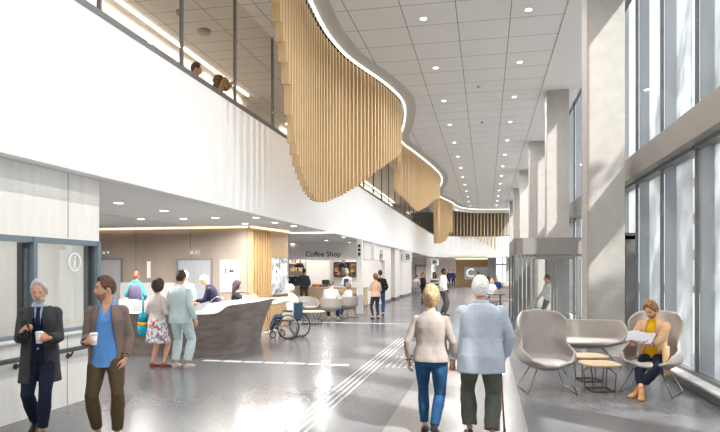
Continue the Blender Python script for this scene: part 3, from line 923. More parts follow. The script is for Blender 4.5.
# notice board
a, b_ = on_y(220.5, 260, EW), on_y(239.5, 292, EW)
t = thing('notice_board', 'white paper notice with small plan drawing on the brown wall beside the lift', 'notice', ((a.x + b_.x) / 2, EW - .02, (a.z + b_.z) / 2))
w, h = (b_.x - a.x) / 2, (a.z - b_.z) / 2
bm = new(); box(bm, (-w, -.01, -h), (w, .015, h)); obj('board', bm, mat('notice_white', (218, 218, 216), .6), t)
bm = new(); 
for i in range(13): box(bm, (-w * .8, -.014, -h * .12 - i * h * .062), (w * (.8 if i % 4 else .5), -.0105, -h * .10 - i * h * .062))
obj('text_lines', bm, mat('print_grey', (118, 118, 118), .7), t)
bm = new(); box(bm, (-w * .8, -.014, h * .72), (w * .2, -.0105, h * .78)); cbox(bm, (-.02, -.012, h * .45), (w * .7, .004, h * .06)); cbox(bm, (.06, -.012, h * .3), (w * .5, .004, h * .18)); cbox(bm, (-.12, -.012, h * .3), (w * .12, .004, h * .3)); obj('drawing', bm, mat('print_dark', (70, 70, 72), .7), t)
# timber return wall with slats and lit poster
A, B = V((-6.56, EW, 0)), V((-6.22, 18.4, 0)); d = (B - A); L = d.length; d.normalize(); nr = V((d.y, -d.x, 0)); ang = atan2(d.y, d.x)
def along(s, o, z): return A + d * s + nr * o + V((0, 0, z))
bm = new(); loft(bm, [[along(0, 0, z), along(L, 0, z), along(L, -.35, z), along(0, -.35, z)] for z in (0, ZF - .05)]); struct('wall_timber', bm, wood_dark, 'oak veneered return wall beside the coffee shop', 'wall')
bm = new()
for i in range(8):
    c = along(.05 + i * .15, .05, (ZF - .1) / 2 ); cbox(bm, c, (.06, .10, ZF - .1), ang)
tag(obj('slat_cladding', bm, mat('slat_honey', (172, 140, 98), .55, var=.10, scale=5, stretch=(6, 6, .5))), 'upright oak slats wrapping the end of the brown lift wall', 'cladding')
bm = new(); loft(bm, [[along(.02, .01, z), along(L - .02, .01, z), along(L - .02, .06, z), along(.02, .06, z)] for z in (ZF - .045, ZF - .015)]); tag(obj('light_strip', bm, led_warm), 'warm glowing cove light along the top of the oak return wall', 'light')
def poster_mat():
    m = bpy.data.materials.new('backlit_print'); m.use_nodes = True
    nt = m.node_tree; b = nt.nodes['Principled BSDF']; L_ = nt.links.new
    tc = nt.nodes.new('ShaderNodeTexCoord'); n = nt.nodes.new('ShaderNodeTexNoise'); n.inputs['Scale'].default_value = 2.2; n.inputs['Detail'].default_value = 4; n.inputs['Distortion'].default_value = 1.6
    r = nt.nodes.new('ShaderNodeValToRGB'); r.color_ramp.elements[0].position = .38; r.color_ramp.elements[0].color = lin((92, 94, 97)); r.color_ramp.elements[1].position = .64; r.color_ramp.elements[1].color = lin((206, 209, 212))
    L_(tc.outputs['Object'], n.inputs['Vector']); L_(n.outputs['Fac'], r.inputs[0]); L_(r.outputs[0], b.inputs['Base Color']); L_(r.outputs[0], b.inputs['Emission Color']); b.inputs['Emission Strength'].default_value = .12
    return m
s0, s1, z0, z1 = 1.22, L - .08, 1.0, 2.12
t = thing('lit_poster', 'backlit grey and white poster with a big letter on the oak wall', 'poster', along((s0 + s1) / 2, 0, 0), ang)
w = (s1 - s0) / 2
bm = new(); box(bm, (-w, -.04, z0), (w, -.002, z1)); obj('print', bm, poster_mat(), t)
bm = new()
for a_, b2, c_, e_ in ((-w - .02, -w, z0 - .02, z1 + .02), (w, w + .02, z0 - .02, z1 + .02), (-w, w, z0 - .02, z0), (-w, w, z1, z1 + .02)): box(bm, (a_, -.05, c_), (b2, 0, e_))
obj('frame', bm, grey_metal, t)
bm = stand_text(text_bm('B', .75, .006, bold=.012)); bmesh.ops.translate(bm, vec=(-w * .45, -.048, 1.56), verts=bm.verts); obj('letter', bm, mat('sign_white', (246, 246, 244), .5), t)

# ceiling downlights
dl0 = None
def downlight(loc, label, group, r=.075):
    global dl0
    if dl0 is None:
        dl0 = thing('ceiling_light', label, 'ceiling light', loc, group=group)
        bm = new(); loft(bm, [[V((q * cos(2 * pi * k / 20), q * sin(2 * pi * k / 20), z)) for k in range(20)] for q, z in ((.075, -.006), (.1, -.008), (.1, 0), (.075, 0))], cap=False, closed=True); obj('trim_ring', bm, mat('ring_white', (236, 236, 236), .4), dl0)
        bm = new(); lathe(bm, [(.0745, -.005), (.0745, -.001)], 20); obj('lens', bm, lampdisc, dl0)
        o = dl0
    else: o = dup(dl0, loc, label=label, group=group); o['group'] = group
    s = r / .075; o.scale = (s, s, 1)
    return o
def area(loc, size, power, col=(1, .97, .93), rot=(0, 0, 0), sy=None, spread=180, name='lamp'):
    l = bpy.data.lights.new(name, 'AREA'); l.energy = power; l.size = size; l.color = col
    if sy: l.shape = 'RECTANGLE'; l.size_y = sy
    else: l.shape = 'DISK'
    l.spread = R(spread)
    o = bpy.data.objects.new(name, l); C.objects.link(o); o.location = loc; o.rotation_euler = rot
    return o
for k in range(-4, 13):
    y = 14.5 + 3.6 * k
    if y > 59: break
    for x in (-1.48, .97):
        downlight((x, y, ZC), 'small round downlight in the tiled hall ceiling', 'hall ceiling downlights', .075)
        area((x, y, ZC - .02), .15, 120, name='hall_downlight', spread=170)
RP = [(118.6, 203), (164, 210.7), (141, 219), (215, 217.7), (256, 217.4), (294, 226), (245, 223.6), (292.6, 243.4), (323, 232), (343.7, 237), (349.5, 242.5), (275, 222.5)]
for px, py in RP:
    q = on_z(px, py, ZF)
    if q.y < 27:
        downlight((q.x, q.y, ZF), 'round recessed downlight in the soffit under the balcony', 'soffit downlights', .085)
        if px not in (292.6, 349.5, 343.7): area((q.x, q.y, ZF - .02), .18, 120, name='soffit_downlight', spread=170)
q = on_z(312, 232.5, ZF)
bm = new(); cbox(bm, (q.x, q.y, ZF - .0085), (1.5, .5, .012)); tag(obj('ceiling_light', bm, emit('panel_light', (255, 252, 246), 4.0)), 'flat rectangular light panel in the soffit before the coffee shop', 'light')
for px, py in ((478.6, 86), (482, 122)):
    bm = new(); lathe(bm, [(.012, -.07), (.05, -.05), (.06, -.01), (.06, 0)], 14)
    tag(obj('sprinkler', bm, mat('grey_plastic', (160, 156, 152), .5), loc=on_z(px, py, ZC), smooth=True), 'small grey sprinkler on the hall ceiling', 'sprinkler', 'hall ceiling sprinklers')

# fill lamps added to brighten reception, coffee shop and recess; then lounge strip light
for x, y in ((-9.5, 13.2), (-12, 13.2), (-9.5, 9.5), (-12, 9.5), (-7.2, 13.4), (-8.5, 21), (-8.5, 24), (-10.5, 22.5), (-6.6, 24.5)):
    downlight((x, y, ZF), 'added fill downlight in the tiled reception ceiling', 'added reception fill downlights', .085); area((x, y, ZF - .02), .18, 100, name='reception_fill', spread=165)  # made-up downlights that lift the dark reception
for x, y in ((-10.5, 28.6), (-9.0, 28.9), (-7.4, 28.6), (-6.0, 28.9), (-9.7, 29.9), (-6.7, 29.7), (-6.4, 33.0)):
    downlight((x, y, ZF), 'added fill downlight inside the coffee shop', 'added coffee shop fill downlights', .085); area((x, y, ZF - .02), .18, 36, name='shop_fill', spread=165)  # invented lamps behind the header, there to light the shop
for x, y in ((-5.6, 36), (-5.6, 40), (-7, 46), (-7, 52), (-3, 56), (-4, 60.5)):
    downlight((x, y, ZF), 'added fill downlight under the far part of the balcony', 'added far soffit fill downlights', .085); area((x, y, ZF - .02), .18, 110, name='far_fill', spread=165)  # lamps added under the soffit to brighten the far part
for y0, y1 in ((4.0, 18.2), (22.0, 34.0), (37, 50)): area((-7.51, (y0 + y1) / 2, 7.345), .06, 18 * (y1 - y0), (1, .97, .94), name='lounge_lamp', sy=y1 - y0)
bm = new(); box(bm, (-16, 60.3, ZF + .001), (XW, YE, ZF + .2)); struct('ceiling_far', bm, soffit, 'soffit under the far balcony', 'ceiling')
bm = new(); box(bm, (-16, YB - .2, 0), (XW + .3, YB, 8)); struct('wall_back_unseen', bm, white, 'unseen white wall added behind the viewpoint to cut the daylight', 'wall')  # unseen wall put in to hold back sky light from behind

# floor markings
bm = new()
for i in range(4): box(bm, (-2.19 + i * .09, 4, 0), (-2.168 + i * .09, 15.4, .004))
tag(obj('tactile_strip', bm, mat('tactile_white', (186, 186, 186), .5)), 'four parallel white guide lines running along the terrazzo floor', 'floor marking')
bm = new()
for i in range(9):
    for j in range(5): lathe(bm, [(.022, 0), (.016, .006)], 10, (-1.75 + j * .11, 10.7 + i * .16, 0))
tag(obj('tactile_dots', bm, mat('tactile_white', (186, 186, 186), .5)), 'patch of white guide dots beside the guide lines', 'floor marking')
p, q = ground(203, 360.3), ground(353, 363.6)
bm = new()
for i in range(7):
    a_ = p.lerp(q, i / 7 + .008); b_ = p.lerp(q, (i + 1) / 7 - .012); box(bm, (a_.x, p.y - .10, 0), (b_.x, p.y + .06, .004))
tag(obj('dashed_line', bm, mat('tactile_white', (186, 186, 186), .5)), 'white dashed line on the floor in front of the reception desk', 'floor marking')
bm = new(); a_ = ground(265, 324.5); box(bm, (a_.x, 19.2, 0), (2.0, 19.42, .004)); tag(obj('floor_line', bm, mat('tactile_white', (186, 186, 186), .5)), 'thin white line across the hall floor before the coffee shop', 'floor marking')

# ---------------------------------------------------------------- information booth
XB, YBo = -5.30, 7.47
lime = mat('limewashed_panel', (247, 244, 240), .65, var=.04, scale=3.5, stretch=(3, 3, .4), bump=.1, bscale=30)
zt, zs = 2.15, .96
bm = new(); box(bm, (XB - .16, -2, zt), (XB, YBo, ZF)); struct('wall_booth', bm, lime, 'whitewashed panel wall above the information booth window', 'wall')
bm = new(); box(bm, (XB + .001, on_x(67.7, 200, XB).y, zt + .01), (XB + .003, on_x(67.7, 200, XB).y + .012, ZF - .01)); struct('trim_6', bm, mat('joint_grey', (150, 148, 146), .8), 'upright joint in the booth panels', 'trim')
bm = new(); box(bm, (XB - .16, -2, .0), (XB, YBo, zs - .05)); struct('wall_booth_lower', bm, lime, 'whitewashed panel wall below the information booth window', 'wall')
for px in (67, 31):
    y = on_x(px, 380, XB).y; bm = new(); box(bm, (XB + .001, y, .01), (XB + .003, y + .01, zs - .06)); struct('trim_7', bm, mat('joint_grey', (150, 148, 146), .8), 'upright joint in the lower booth panels', 'trim')
bm = new(); box(bm, (XB - .30, -2, zs - .05), (XB + .05, YBo, zs - .012)); tag(obj('counter_ledge', bm, mat('ledge_white', (240, 240, 238), .45), bevel=.006), 'white counter ledge along the booth window', 'counter')
bm = new(); box(bm, (-9, YBo - .12, 0), (XB - .16, YBo, ZF)); struct('wall_booth_end', bm, lime, 'end wall of the information booth', 'wall')
bm = new(); box(bm, (-8.6, -2, 0), (-8.4, YBo - .12, ZF)); struct('wall_booth_back', bm, mat('booth_inside', (190, 184, 178), .7, var=.05, scale=2), 'grey wall inside the information booth', 'wall')
# window frame
ym = on_x(34, 260, XB).y
wf = new()
for a_, b2 in ((-2, ym - .03), (ym + .03, YBo - .06)):
    box(wf, (XB - .08, a_, zt - .07), (XB + .015, b2, zt)); box(wf, (XB - .08, a_, zs - .012), (XB + .015, b2, zs + .03))
box(wf, (XB - .08, ym - .03, zs - .012), (XB + .025, ym + .03, zt)); box(wf, (XB - .08, YBo - .06, zs - .012), (XB + .025, YBo + .01, zt))
win = struct('window_1', wf, blue_grey, 'blue grey framed window of the information booth', 'window')
for a_, b2 in ((-2, ym - .03), (ym + .03, YBo - .06)):
    bm = new(); box(bm, (XB - .15, a_ if a_ > 0 else a_, zs + .03), (XB - .10, a_ + .05, zt - .07)); box(bm, (XB - .15, b2 - .07, zs + .03), (XB - .08, b2, zt - .07)); obj('inner_frame', bm, dark_frame, win)
    bm = new(); box(bm, (XB - .03, a_, zs + .03), (XB - .022, b2, zt - .07)); obj('window_pane', bm, clear, win)
# round i sign on the glass
c = on_x(75.5, 262, XB); rr = .125
t = thing('information_sign', 'white circled letter i on the booth window', 'sign', (XB - .012, c.y, c.z))
bm = new(); loft(bm, [[V((x, q * cos(2 * pi * k / 32), q * sin(2 * pi * k / 32))) for k in range(32)] for q, x in ((rr, 0), (rr, .006), (rr - .024, .006), (rr - .024, 0))], cap=False, closed=True); obj('ring', bm, mat('sign_white', (246, 246, 244), .5), t)
bm = new(); box(bm, (0, -.012, -.075), (.006, .012, .03)); loft(bm, [[V((x, .016 * cos(2 * pi * k / 14), .06 + .016 * sin(2 * pi * k / 14))) for k in range(14)] for x in (0, .006)]); obj('letter', bm, mat('sign_white', (246, 246, 244), .5), t)
# handrail
t = thing('handrail', 'dark grey handrail on brackets along the booth wall', 'handrail', (0, 0, 0))
bm = new(); box(bm, (XB + .06, -1, .70), (XB + .10, YBo - .12, .755)); obj('rail', bm, mat('rail_grey', (88, 92, 96), .45, .4), t, bevel=.012)
for px in (19, 71):
    y = on_x(px, 352, XB + .05).y; bm = new(); tube(bm, [(XB, y, .64), (XB + .05, y, .64), (XB + .08, y, .70)], .014, 8); lathe2 = [(XB + .0, y, .64), (XB + .012, y, .64)]; tube(bm, lathe2, .035, 14); obj('bracket', bm, mat('rail_grey', (88, 92, 96), .45, .4), t)
# inside the booth
bm = new(); box(bm, (-6.2, 0, .70), (XB - .32, YBo - .2, .74)); 
for y in (1.0, YBo - .4): box(bm, (-6.15, y, 0), (-5.7, y + .05, .70))
tag(obj('booth_desk', bm, mat('desk_grey', (180, 178, 176), .5)), 'grey work desk behind the booth window', 'desk')
c = on_x(4, 333, XB - .5)
for i in range(5):
    bm = new(); cbox(bm, (0, 0, .012 + i * .026), (.21, .30, .022), random.uniform(-.2, .2)); o = obj('document_tray', bm, mat('tray_%d' % (i % 2), ((206, 212, 214), (150, 160, 166))[i % 2], .5), loc=(XB - .55, c.y + .05, .741)); tag(o, 'pale paper tray in the pile behind the booth window', 'tray', 'paper trays in the booth')
bm = new(); box(bm, (-8.39, on_x(6, 270, -8.3).y - .05, 1.55), (-8.36, on_x(6, 270, -8.3).y + .06, 2.3)); tag(obj('wall_light', bm, emit('wall_lamp', (255, 250, 244), 2.0)), 'upright white wall light inside the booth', 'light')
area((-7, 4.5, ZF - .02), 1.2, 120, name='booth_fill', sy=3)  # unseen area lamp without fixture, added to light the booth interior
# ---------------------------------------------------------------- reception desk
SEC = [((-11.8, 11.7), (-11.8, 11.45), (-11.8, 12.5), .88), ((-8.6, 11.25), (-8.6, 11.0), (-8.6, 12.05), .88), ((-6.7, 10.98), (-6.7, 10.72), (-6.85, 11.75), .88), ((-5.75, 11.08), (-5.70, 10.80), (-6.25, 11.85), .88),
       ((-5.38, 11.36), (-5.25, 11.05), (-6.05, 12.05), .89), ((-5.24, 11.55), (-5.08, 11.25), (-5.95, 12.2), 1.02), ((-5.12, 11.9), (-4.95, 11.65), (-5.85, 12.45), 1.05), ((-5.18, 12.8), (-4.88, 12.6), (-5.8, 13.1), 1.06), ((-5.42, 13.9), (-4.92, 13.5), (-5.76, 13.9), 1.08), ((-5.58, 14.3), (-5.10, 13.95), (-5.74, 14.25), 1.08)]
fine_ = []
for j in range(3): fine_.append(bez([(s[j][0], s[j][1], s[3]) for s in SEC], 6))
desk_stone = mat('desk_veneer', (124, 113, 106), .38, var=.32, scale=1.5, stretch=(1.2, 1.2, 7), bump=.06, bscale=9)
rings = []; topr = []
for b_, t_, i_ in zip(*fine_):
    h = t_.z; front = []
    for k in range(9):
        u = k / 8; w = u ** 1.7
        front.append(V((b_.x + (t_.x - b_.x) * w, b_.y + (t_.y - b_.y) * w, .0 + h * u)))
    inn = V((i_.x, i_.y, 0))
    rings.append(front + [V((t_.x + (i_.x - t_.x) * .12, t_.y + (i_.y - t_.y) * .12, h)), V((t_.x + (i_.x - t_.x) * .14, t_.y + (i_.y - t_.y) * .14, h - .08)), V((i_.x, i_.y, h - .08)), V((i_.x, i_.y, 0))])
    topr.append([V((t_.x + (i_.x - t_.x) * .13, t_.y + (i_.y - t_.y) * .13, h - .078)), V((i_.x, i_.y, h - .078)), V((i_.x, i_.y, h - .02)), V((t_.x + (i_.x - t_.x) * .13, t_.y + (i_.y - t_.y) * .13, h - .02))])
dk = thing('reception_desk', 'long curved dark veneered reception desk with flared end and pale worktop', 'desk', (-6, 12, 0))
def local(rs, o): return [[p - o for p in r] for r in rs]
bm = new(); loft(bm, local(rings, V((-6, 12, 0)))); auto(obj('body', bm, desk_stone, dk), 50)
bm = new(); loft(bm, local(topr, V((-6, 12, 0)))); obj('worktop', bm, mat('worktop_white', (206, 201, 194), .4), dk)
# things on the desk
def monitor(loc, rz, label):
    t = thing('computer_monitor', label, 'monitor', loc, rz)
    bm = new(); box(bm, (-.22, -.015, .02), (.22, .02, .25)); obj('casing', bm, mat('white_plastic', (212, 212, 212), .4), t, bevel=.008)
    bm = new(); box(bm, (-.205, .0205, .035), (.205, .022, .235)); obj('screen', bm, mat('screen_dark', (40, 46, 54), .2), t)
    bm = new(); box(bm, (-.03, -.03, 0), (.03, -.012, .15)); lathe(bm, [(.11, 0), (.11, .012)], 20); obj('stand', bm, mat('white_plastic', (212, 212, 212), .4), t)
for px, d, rz, lb in ((128.5, 13.0, .1, 'white backed monitor on the reception desk next to the young man'), (141.5, 12.6, -.15, 'white backed monitor on the reception desk beside the floral skirt woman'), (98, 13.4, .2, 'white backed monitor at the far end of the reception desk')):
    u = (px - 360) * d / F; p = V((u * CS - d * SN, u * SN + d * CS, .865)); monitor(p, rz, lb)
p = on_z(214, 312, .86)
t = thing('tray', 'shallow pale tray with an arched metal handle on the reception desk', 'tray', (p.x, p.y + .35, .862))
bm = new(); loft(bm, [[V((a * cos(2 * pi * k / 24), b_ * sin(2 * pi * k / 24), z)) for k in range(24)] for a, b_, z in ((.26, .15, 0), (.32, .2, .05), (.30, .18, .05), (.24, .13, .012))]); obj('dish', bm, mat('tray_beige', (206, 192, 170), .6), t, smooth=True)
bm = new(); tube(bm, bez([(-.26, 0, .04), (-.24, 0, .2), (-.1, 0, .30), (.06, 0, .26), (.12, 0, .05)], 6), .012, 8); obj('handle', bm, chrome, t, smooth=True)
bm = new(); cbox(bm, (0, 0, .05), (.30, .22, .10)); tag(obj('paper_stack', bm, mat('paper_white', (242, 242, 240), .7), loc=(-5.35, 13.1, 1.045), bevel=.004), 'white paper stack on the high end of the reception desk', 'paper')
bm = new(); tube(bm, [(0, 0, 0), (0, 0, .16), (.1, 0, .18), (.34, 0, .17)], .012, 8); lathe(bm, [(.08, 0), (.08, .01)], 16); tag(obj('microphone_stand', bm, black, loc=(-5.75, 13.2, 1.045), rot=(0, 0, -.1)), 'thin black arm standing by the receptionist on the desk', 'stand')
# low pale screen against the lift wall
a, b_ = on_y(121.5, 283, EW - .05), on_y(150, 283, EW - .05)
bm = new(); box(bm, (a.x, EW - .12, 0), (-8.85, EW - .005, 1.38)); tag(obj('low_screen', bm, mat('screen_pale', (205, 198, 192), .6)), 'low pale panel against the brown wall under the numeral', 'panel')

# ---------------------------------------------------------------- wheelchair
def wheelchair(loc, rz):
    t = thing('wheelchair', 'wheelchair with large spoked wheels at the end of the reception desk', 'wheelchair', loc, rz)
    rub = mat('rubber', (38, 38, 40), .8); ali = mat('alloy', (150, 152, 156), .35, .8)
    def wheel(x, y, r, nm, sp=14):
        bm = new(); tube(bm, [(x, y + r * cos(2 * pi * k / 36), r + r * sin(2 * pi * k / 36)) for k in range(36)], .016, 8, closed=True); w = obj(nm, bm, rub, t, smooth=True)
        bm = new(); rr = r - .03
        tube(bm, [(x, y + rr * cos(2 * pi * k / 36), r + rr * sin(2 * pi * k / 36)) for k in range(36)], .009, 6, closed=True)
        for k in range(sp): tube(bm, [(x, y, r), (x, y + rr * cos(2 * pi * k / sp), r + rr * sin(2 * pi * k / sp))], .003, 4)
        tube(bm, [(x - .03, y, r), (x + .03, y, r)], .022, 10); obj('spokes', bm, ali, w)
        if r > .2:
            bm = new(); sx_ = .035 if x > 0 else -.035
            tube(bm, [(x + sx_, y + (r - .04) * cos(2 * pi * k / 36), r + (r - .04) * sin(2 * pi * k / 36)) for k in range(36)], .008, 6, closed=True); obj('push_rim', bm, chrome, w)
    for s in (-1, 1):
        wheel(s * .29, -.10, .305, 'wheel'); wheel(s * .22, .40, .09, 'caster', 6)
        bm = new()
        tube(bm, [(s * .23, -.22, .93), (s * .23, -.20, .50), (s * .23, -.14, .30), (s * .23, .34, .30), (s * .22, .40, .20), (s * .22, .40, .09)], .013, 8)
        tube(bm, [(s * .23, -.20, .48), (s * .23, .30, .48), (s * .20, .40, .40), (s * .19, .58, .12)], .013, 8)
        tube(bm, [(s * .23, -.21, .70), (s * .23, .12, .70), (s * .23, .14, .48)], .012, 8)
        tube(bm, [(s * .23, -.22, .92), (s * .23, -.36, .92)], .016, 8)
        obj('side_frame', bm, ali, t, smooth=True)
        bm = new(); cbox(bm, (s * .23, -.04, .715), (.05, .28, .03)); obj('armrest', bm, black, t, bevel=.008)
        bm = new(); cbox(bm, (s * .12, .62, .11), (.15, .18, .015)); obj('footplate', bm, ali, t)
        bm = new(); box(bm, (s * .225 - .004, -.17, .49), (s * .225 + .004, .1, .69)); obj('skirt_guard', bm, mat('guard_tan', (196, 186, 160), .7), t)
    bm = new(); cbox(bm, (0, .06, .465), (.42, .46, .05)); obj('seat', bm, mat('seat_dark', (34, 44, 56), .8), t, bevel=.015)
    bm = new(); cbox(bm, (0, -.225, .71), (.42, .025, .42)); obj('backrest', bm, mat('wheel_back', (44, 78, 98), .8), t, bevel=.01)
    return t
WC = V((-4.92, 14.75, 0)); WCR = R(78)
wheelchair(WC, WCR)

# ---------------------------------------------------------------- shell chairs and sofas
fabric_grey = fab('chair_fabric', (172, 165, 160), var=.05)
fabric_light = fab('cushion_fabric', (206, 200, 196), var=.04)
SH_W = [(0, 1.14), (48, 1.13), (62, 1.05), (78, .70), (95, .62), (122, .57), (145, .46), (165, .395), (180, .385)]
SH_S = [(0, .80), (70, .80), (84, .74), (100, .62), (125, .58), (145, .47), (160, .40), (180, .39)]
SH_L = [(0, .80), (55, .79), (85, .68), (110, .62), (130, .54), (150, .42), (180, .40)]
def shell_seat(root, a, b, top, name='shell', m=None, wing=False, nph=64, ns=16, sq=.8):
    bm = new(); rows = []
    global SMOOTH
    for i in range(ns + 1):
        s = i / ns; row = []
        for k in range(nph):
            ph = 2 * pi * k / nph; deg = abs(math.degrees(ph if ph <= pi else ph - 2 * pi))
            SMOOTH = True; T_ = interp(top, deg)[0]; SMOOTH = False
            z = .29 + (T_ - .29) * s
            kk = .03 + .97 * min(1, ((z - .29 + .0001) / .16)) ** .5 if z < .45 else 1.0
            if s == 0: kk = .03
            m_ = 1.0
            if wing and z > .5:
                u = z
                m_ = 1 - .16 * exp(-((u - .72) / .12) ** 2) + .05 * exp(-((u - .95) / .12) ** 2) - .12 * max(0, u - 1.02) / .12
            sp, cp = sin(ph), -cos(ph)
            x = math.copysign(abs(sp) ** sq, sp) * a * kk * m_; y = math.copysign(abs(cp) ** sq, cp) * b * kk
            back = max(0, cos(ph))
            y -= back * max(0, z - .45) * (.22 if wing else .16)
            if wing and z > .75: y += (1 - back) * .06 * min(1, (z - .75) / .2) * (deg < 90)
            row.append(V((x, y, z)))
        rows.append(row)
    loft(bm, rows, cap=False)
    o = obj(name, bm, m or fabric_grey, root, smooth=True)
    s = o.modifiers.new('t', 'SOLIDIFY'); s.thickness = .035; s.offset = -1
    s = o.modifiers.new('s', 'SUBSURF'); s.levels = 1; s.render_levels = 1
    return o
def cushion(root, a, b, z0, z1, m=None, y=0, name='cushion'):
    bm = new(); loft(bm, [[V((math.copysign(abs(cos(q)) ** .7, cos(q)) * a * k, y + math.copysign(abs(sin(q)) ** .7, sin(q)) * b * k, z)) for q in [2 * pi * i / 40 for i in range(40)]] for k, z in ((.8, z0), (.96, z0 + .015), (1, (z0 + z1) / 2), (.97, z1 - .015), (.85, z1 - .002), (.4, z1 + .006))])
    return obj(name, bm, m or fabric_light, root, smooth=True)
wire = mat('dark_wire', (70, 68, 66), .4, .7); wire_light = mat('steel_wire', (150, 148, 146), .3, .9)
def sled(root, x, y0, y1, zt, m, n=2, r=.009):
    for s in (-1, 1):
        bm = new(); tube(bm, [(s * x * .55, y0 * .55, zt), (s * x, y0, .02), (s * x * 1.02, y0 + .03, r), (s * x * 1.02, y1 - .03, r), (s * x, y1, .02), (s * x * .55, y1 * .6, zt)], r, 8); obj('leg', bm, m, root, smooth=True)
def wing_chair(loc, rz, label):
    t = thing('wing_chair', label, 'armchair', loc, rz)
    shell_seat(t, .405, .40, SH_W, wing=True); cushion(t, .285, .29, .36, .435, y=.03)
    sled(t, .34, -.30, .33, .33, wire_light); return t
CH1 = V((.86, 9.12, 0)); wing_chair(CH1, R(190), 'empty grey high-backed wing chair on wire legs beside the wooden tables')
CH2 = V((2.33, 9.32, 0)); wing_chair(CH2, R(152), 'grey high-backed wing chair occupied by the man in the camel coat')
sf = thing('sofa', 'light grey two-seat sofa with wraparound back before the concrete column', 'sofa', (1.74, 11.8, 0), R(180))
shell_seat(sf, .80, .40, SH_S, sq=.5); cushion(sf, .66, .30, .39, .47, y=.05); sled(sf, .62, -.3, .33, .33, wire_light)
def coffee_table(loc, rz, label, h=.40):
    t = thing('coffee_table', label, 'table', loc, rz)
    bm = new(); loft(bm, [[V((math.copysign(abs(cos(q)) ** .6, cos(q)) * .27 * k, math.copysign(abs(sin(q)) ** .6, sin(q)) * .27 * k, z)) for q in [2 * pi * i / 40 for i in range(40)]] for k, z in ((.95, h - .025), (1, h - .018), (1, h - .004), (.98, h))]); obj('table_top', bm, mat('table_oak', (216, 190, 156), .5, var=.08, scale=4, stretch=(1, 8, 1)), t)
    for i in range(4):
        a = pi / 4 + i * pi / 2; a2 = a + .62
        bm = new(); tube(bm, [(.16 * cos(a - .5), .16 * sin(a - .5), h - .03), (.24 * cos(a), .24 * sin(a), h - .14), (.22 * cos(a), .22 * sin(a), .008), (.22 * cos(a + pi / 2), .22 * sin(a + pi / 2), .008)], .008, 8); obj('leg', bm, wire, t, smooth=True)
    return t
coffee_table((1.62, 9.27, 0), .2, 'small wooden topped wire table nearer the camera in the lounge'); coffee_table((1.60, 10.08, 0), .2, 'small wooden topped wire table between the sofa and the other table')

# ---------------------------------------------------------------- coffee shop
CY = 26.95
bm = new(); box(bm, (-13, CY, 2.22), (-5.0, CY + .15, ZF)); struct('wall_header', bm, offw, 'white header wall above the coffee shop opening', 'wall')
bm = stand_text(text_bm('Coffee Shop', .40, .012, bold=.004)); p = on_y(323, 254.3, CY)
k = (on_y(341, 254, CY).x - on_y(306, 254, CY).x); w = max(v.co.x for v in bm.verts) - min(v.co.x for v in bm.verts); bmesh.ops.scale(bm, vec=(k / w, 1, k / w), verts=bm.verts)
tag(obj('shop_lettering', bm, mat('letter_dark', (44, 44, 48), .5), loc=(p.x, CY - .014, p.z)), 'dark raised letters spelling the coffee shop name on the header wall', 'sign')
bm = new(); box(bm, (-13, 30.6, 0), (-5.3, 30.8, ZF)); struct('wall_shop', bm, cream, 'cream back wall of the coffee shop', 'wall')
bm = new(); box(bm, (-13, 18.4, 0), (-6.9, 18.45, ZF)); struct('wall_core_back', bm, pale, 'back of the lift core', 'wall')
a, b_ = on_y(307, 280, 30.0), on_y(329.5, 280, 30.0)
bm = new(); box(bm, (a.x, 29.9, 0), (b_.x, 30.1, 2.75)); struct('wall_shop_panel', bm, mat('panel_white', (246, 243, 238), .6), 'white panel behind the coffee counter', 'wall')
# counter
ct = thing('coffee_counter', 'oak fronted serving counter of the coffee shop', 'counter', (-7.6, 28.4, 0))
bm = new(); box(bm, (-3.4, -.3, .08), (1.95, .3, .88)); obj('body', bm, mat('counter_oak', (214, 188, 154), .5, var=.08, scale=3, stretch=(1, 1, 5)), ct)
bm = new(); box(bm, (-3.4, -.25, 0), (1.95, .3, .08)); obj('plinth', bm, mat('plinth', (150, 140, 130), .6), ct)
bm = new(); box(bm, (-3.45, -.36, .88), (2.0, .34, .93)); obj('worktop', bm, mat('worktop_white', (206, 201, 194), .4), ct)
# shelves with jars
a, b_ = on_y(287, 270, 30.4), on_y(306, 270, 30.4)
sh = thing('wall_shelf', 'oak shelf unit on the coffee shop wall behind the dark dressed man', 'shelf', (a.x, 30.58, 0))
w = b_.x - a.x
for z in (1.25, 1.68, 2.08):
    bm = new(); box(bm, (0, -.28, z), (w, 0, z + .03)); obj('board', bm, wood, sh)
for x in (0, w): 
    bm = new(); box(bm, (x, -.28, 1.0), (x + .03, 0, 2.4)); obj('side', bm, wood, sh)
jc = [(150, 104, 70), (226, 220, 208), (92, 84, 78), (196, 160, 110), (236, 236, 230)]
j0 = {}
for r_, z in enumerate((1.28, 1.71, 2.11)):
    for k in range(6):
        ci = random.randrange(5); x = a.x + .1 + (w - .15) * (k + .3) / 6
        if ci not in j0:
            bm = new(); lathe(bm, [(.02, 0), (.05, .0), (.052, .12), (.035, .15), (.035, .18), (.01, .18)], 12); j0[ci] = obj('jar', bm, mat('jar_%d' % ci, jc[ci], .35), loc=(x, 30.43, z), smooth=True); o = j0[ci]
        else: o = dup(j0[ci], (x, 30.43, z))
        tag(o, 'small jar on the coffee shop shelves', 'jar', 'jars on the coffee shop shelves')
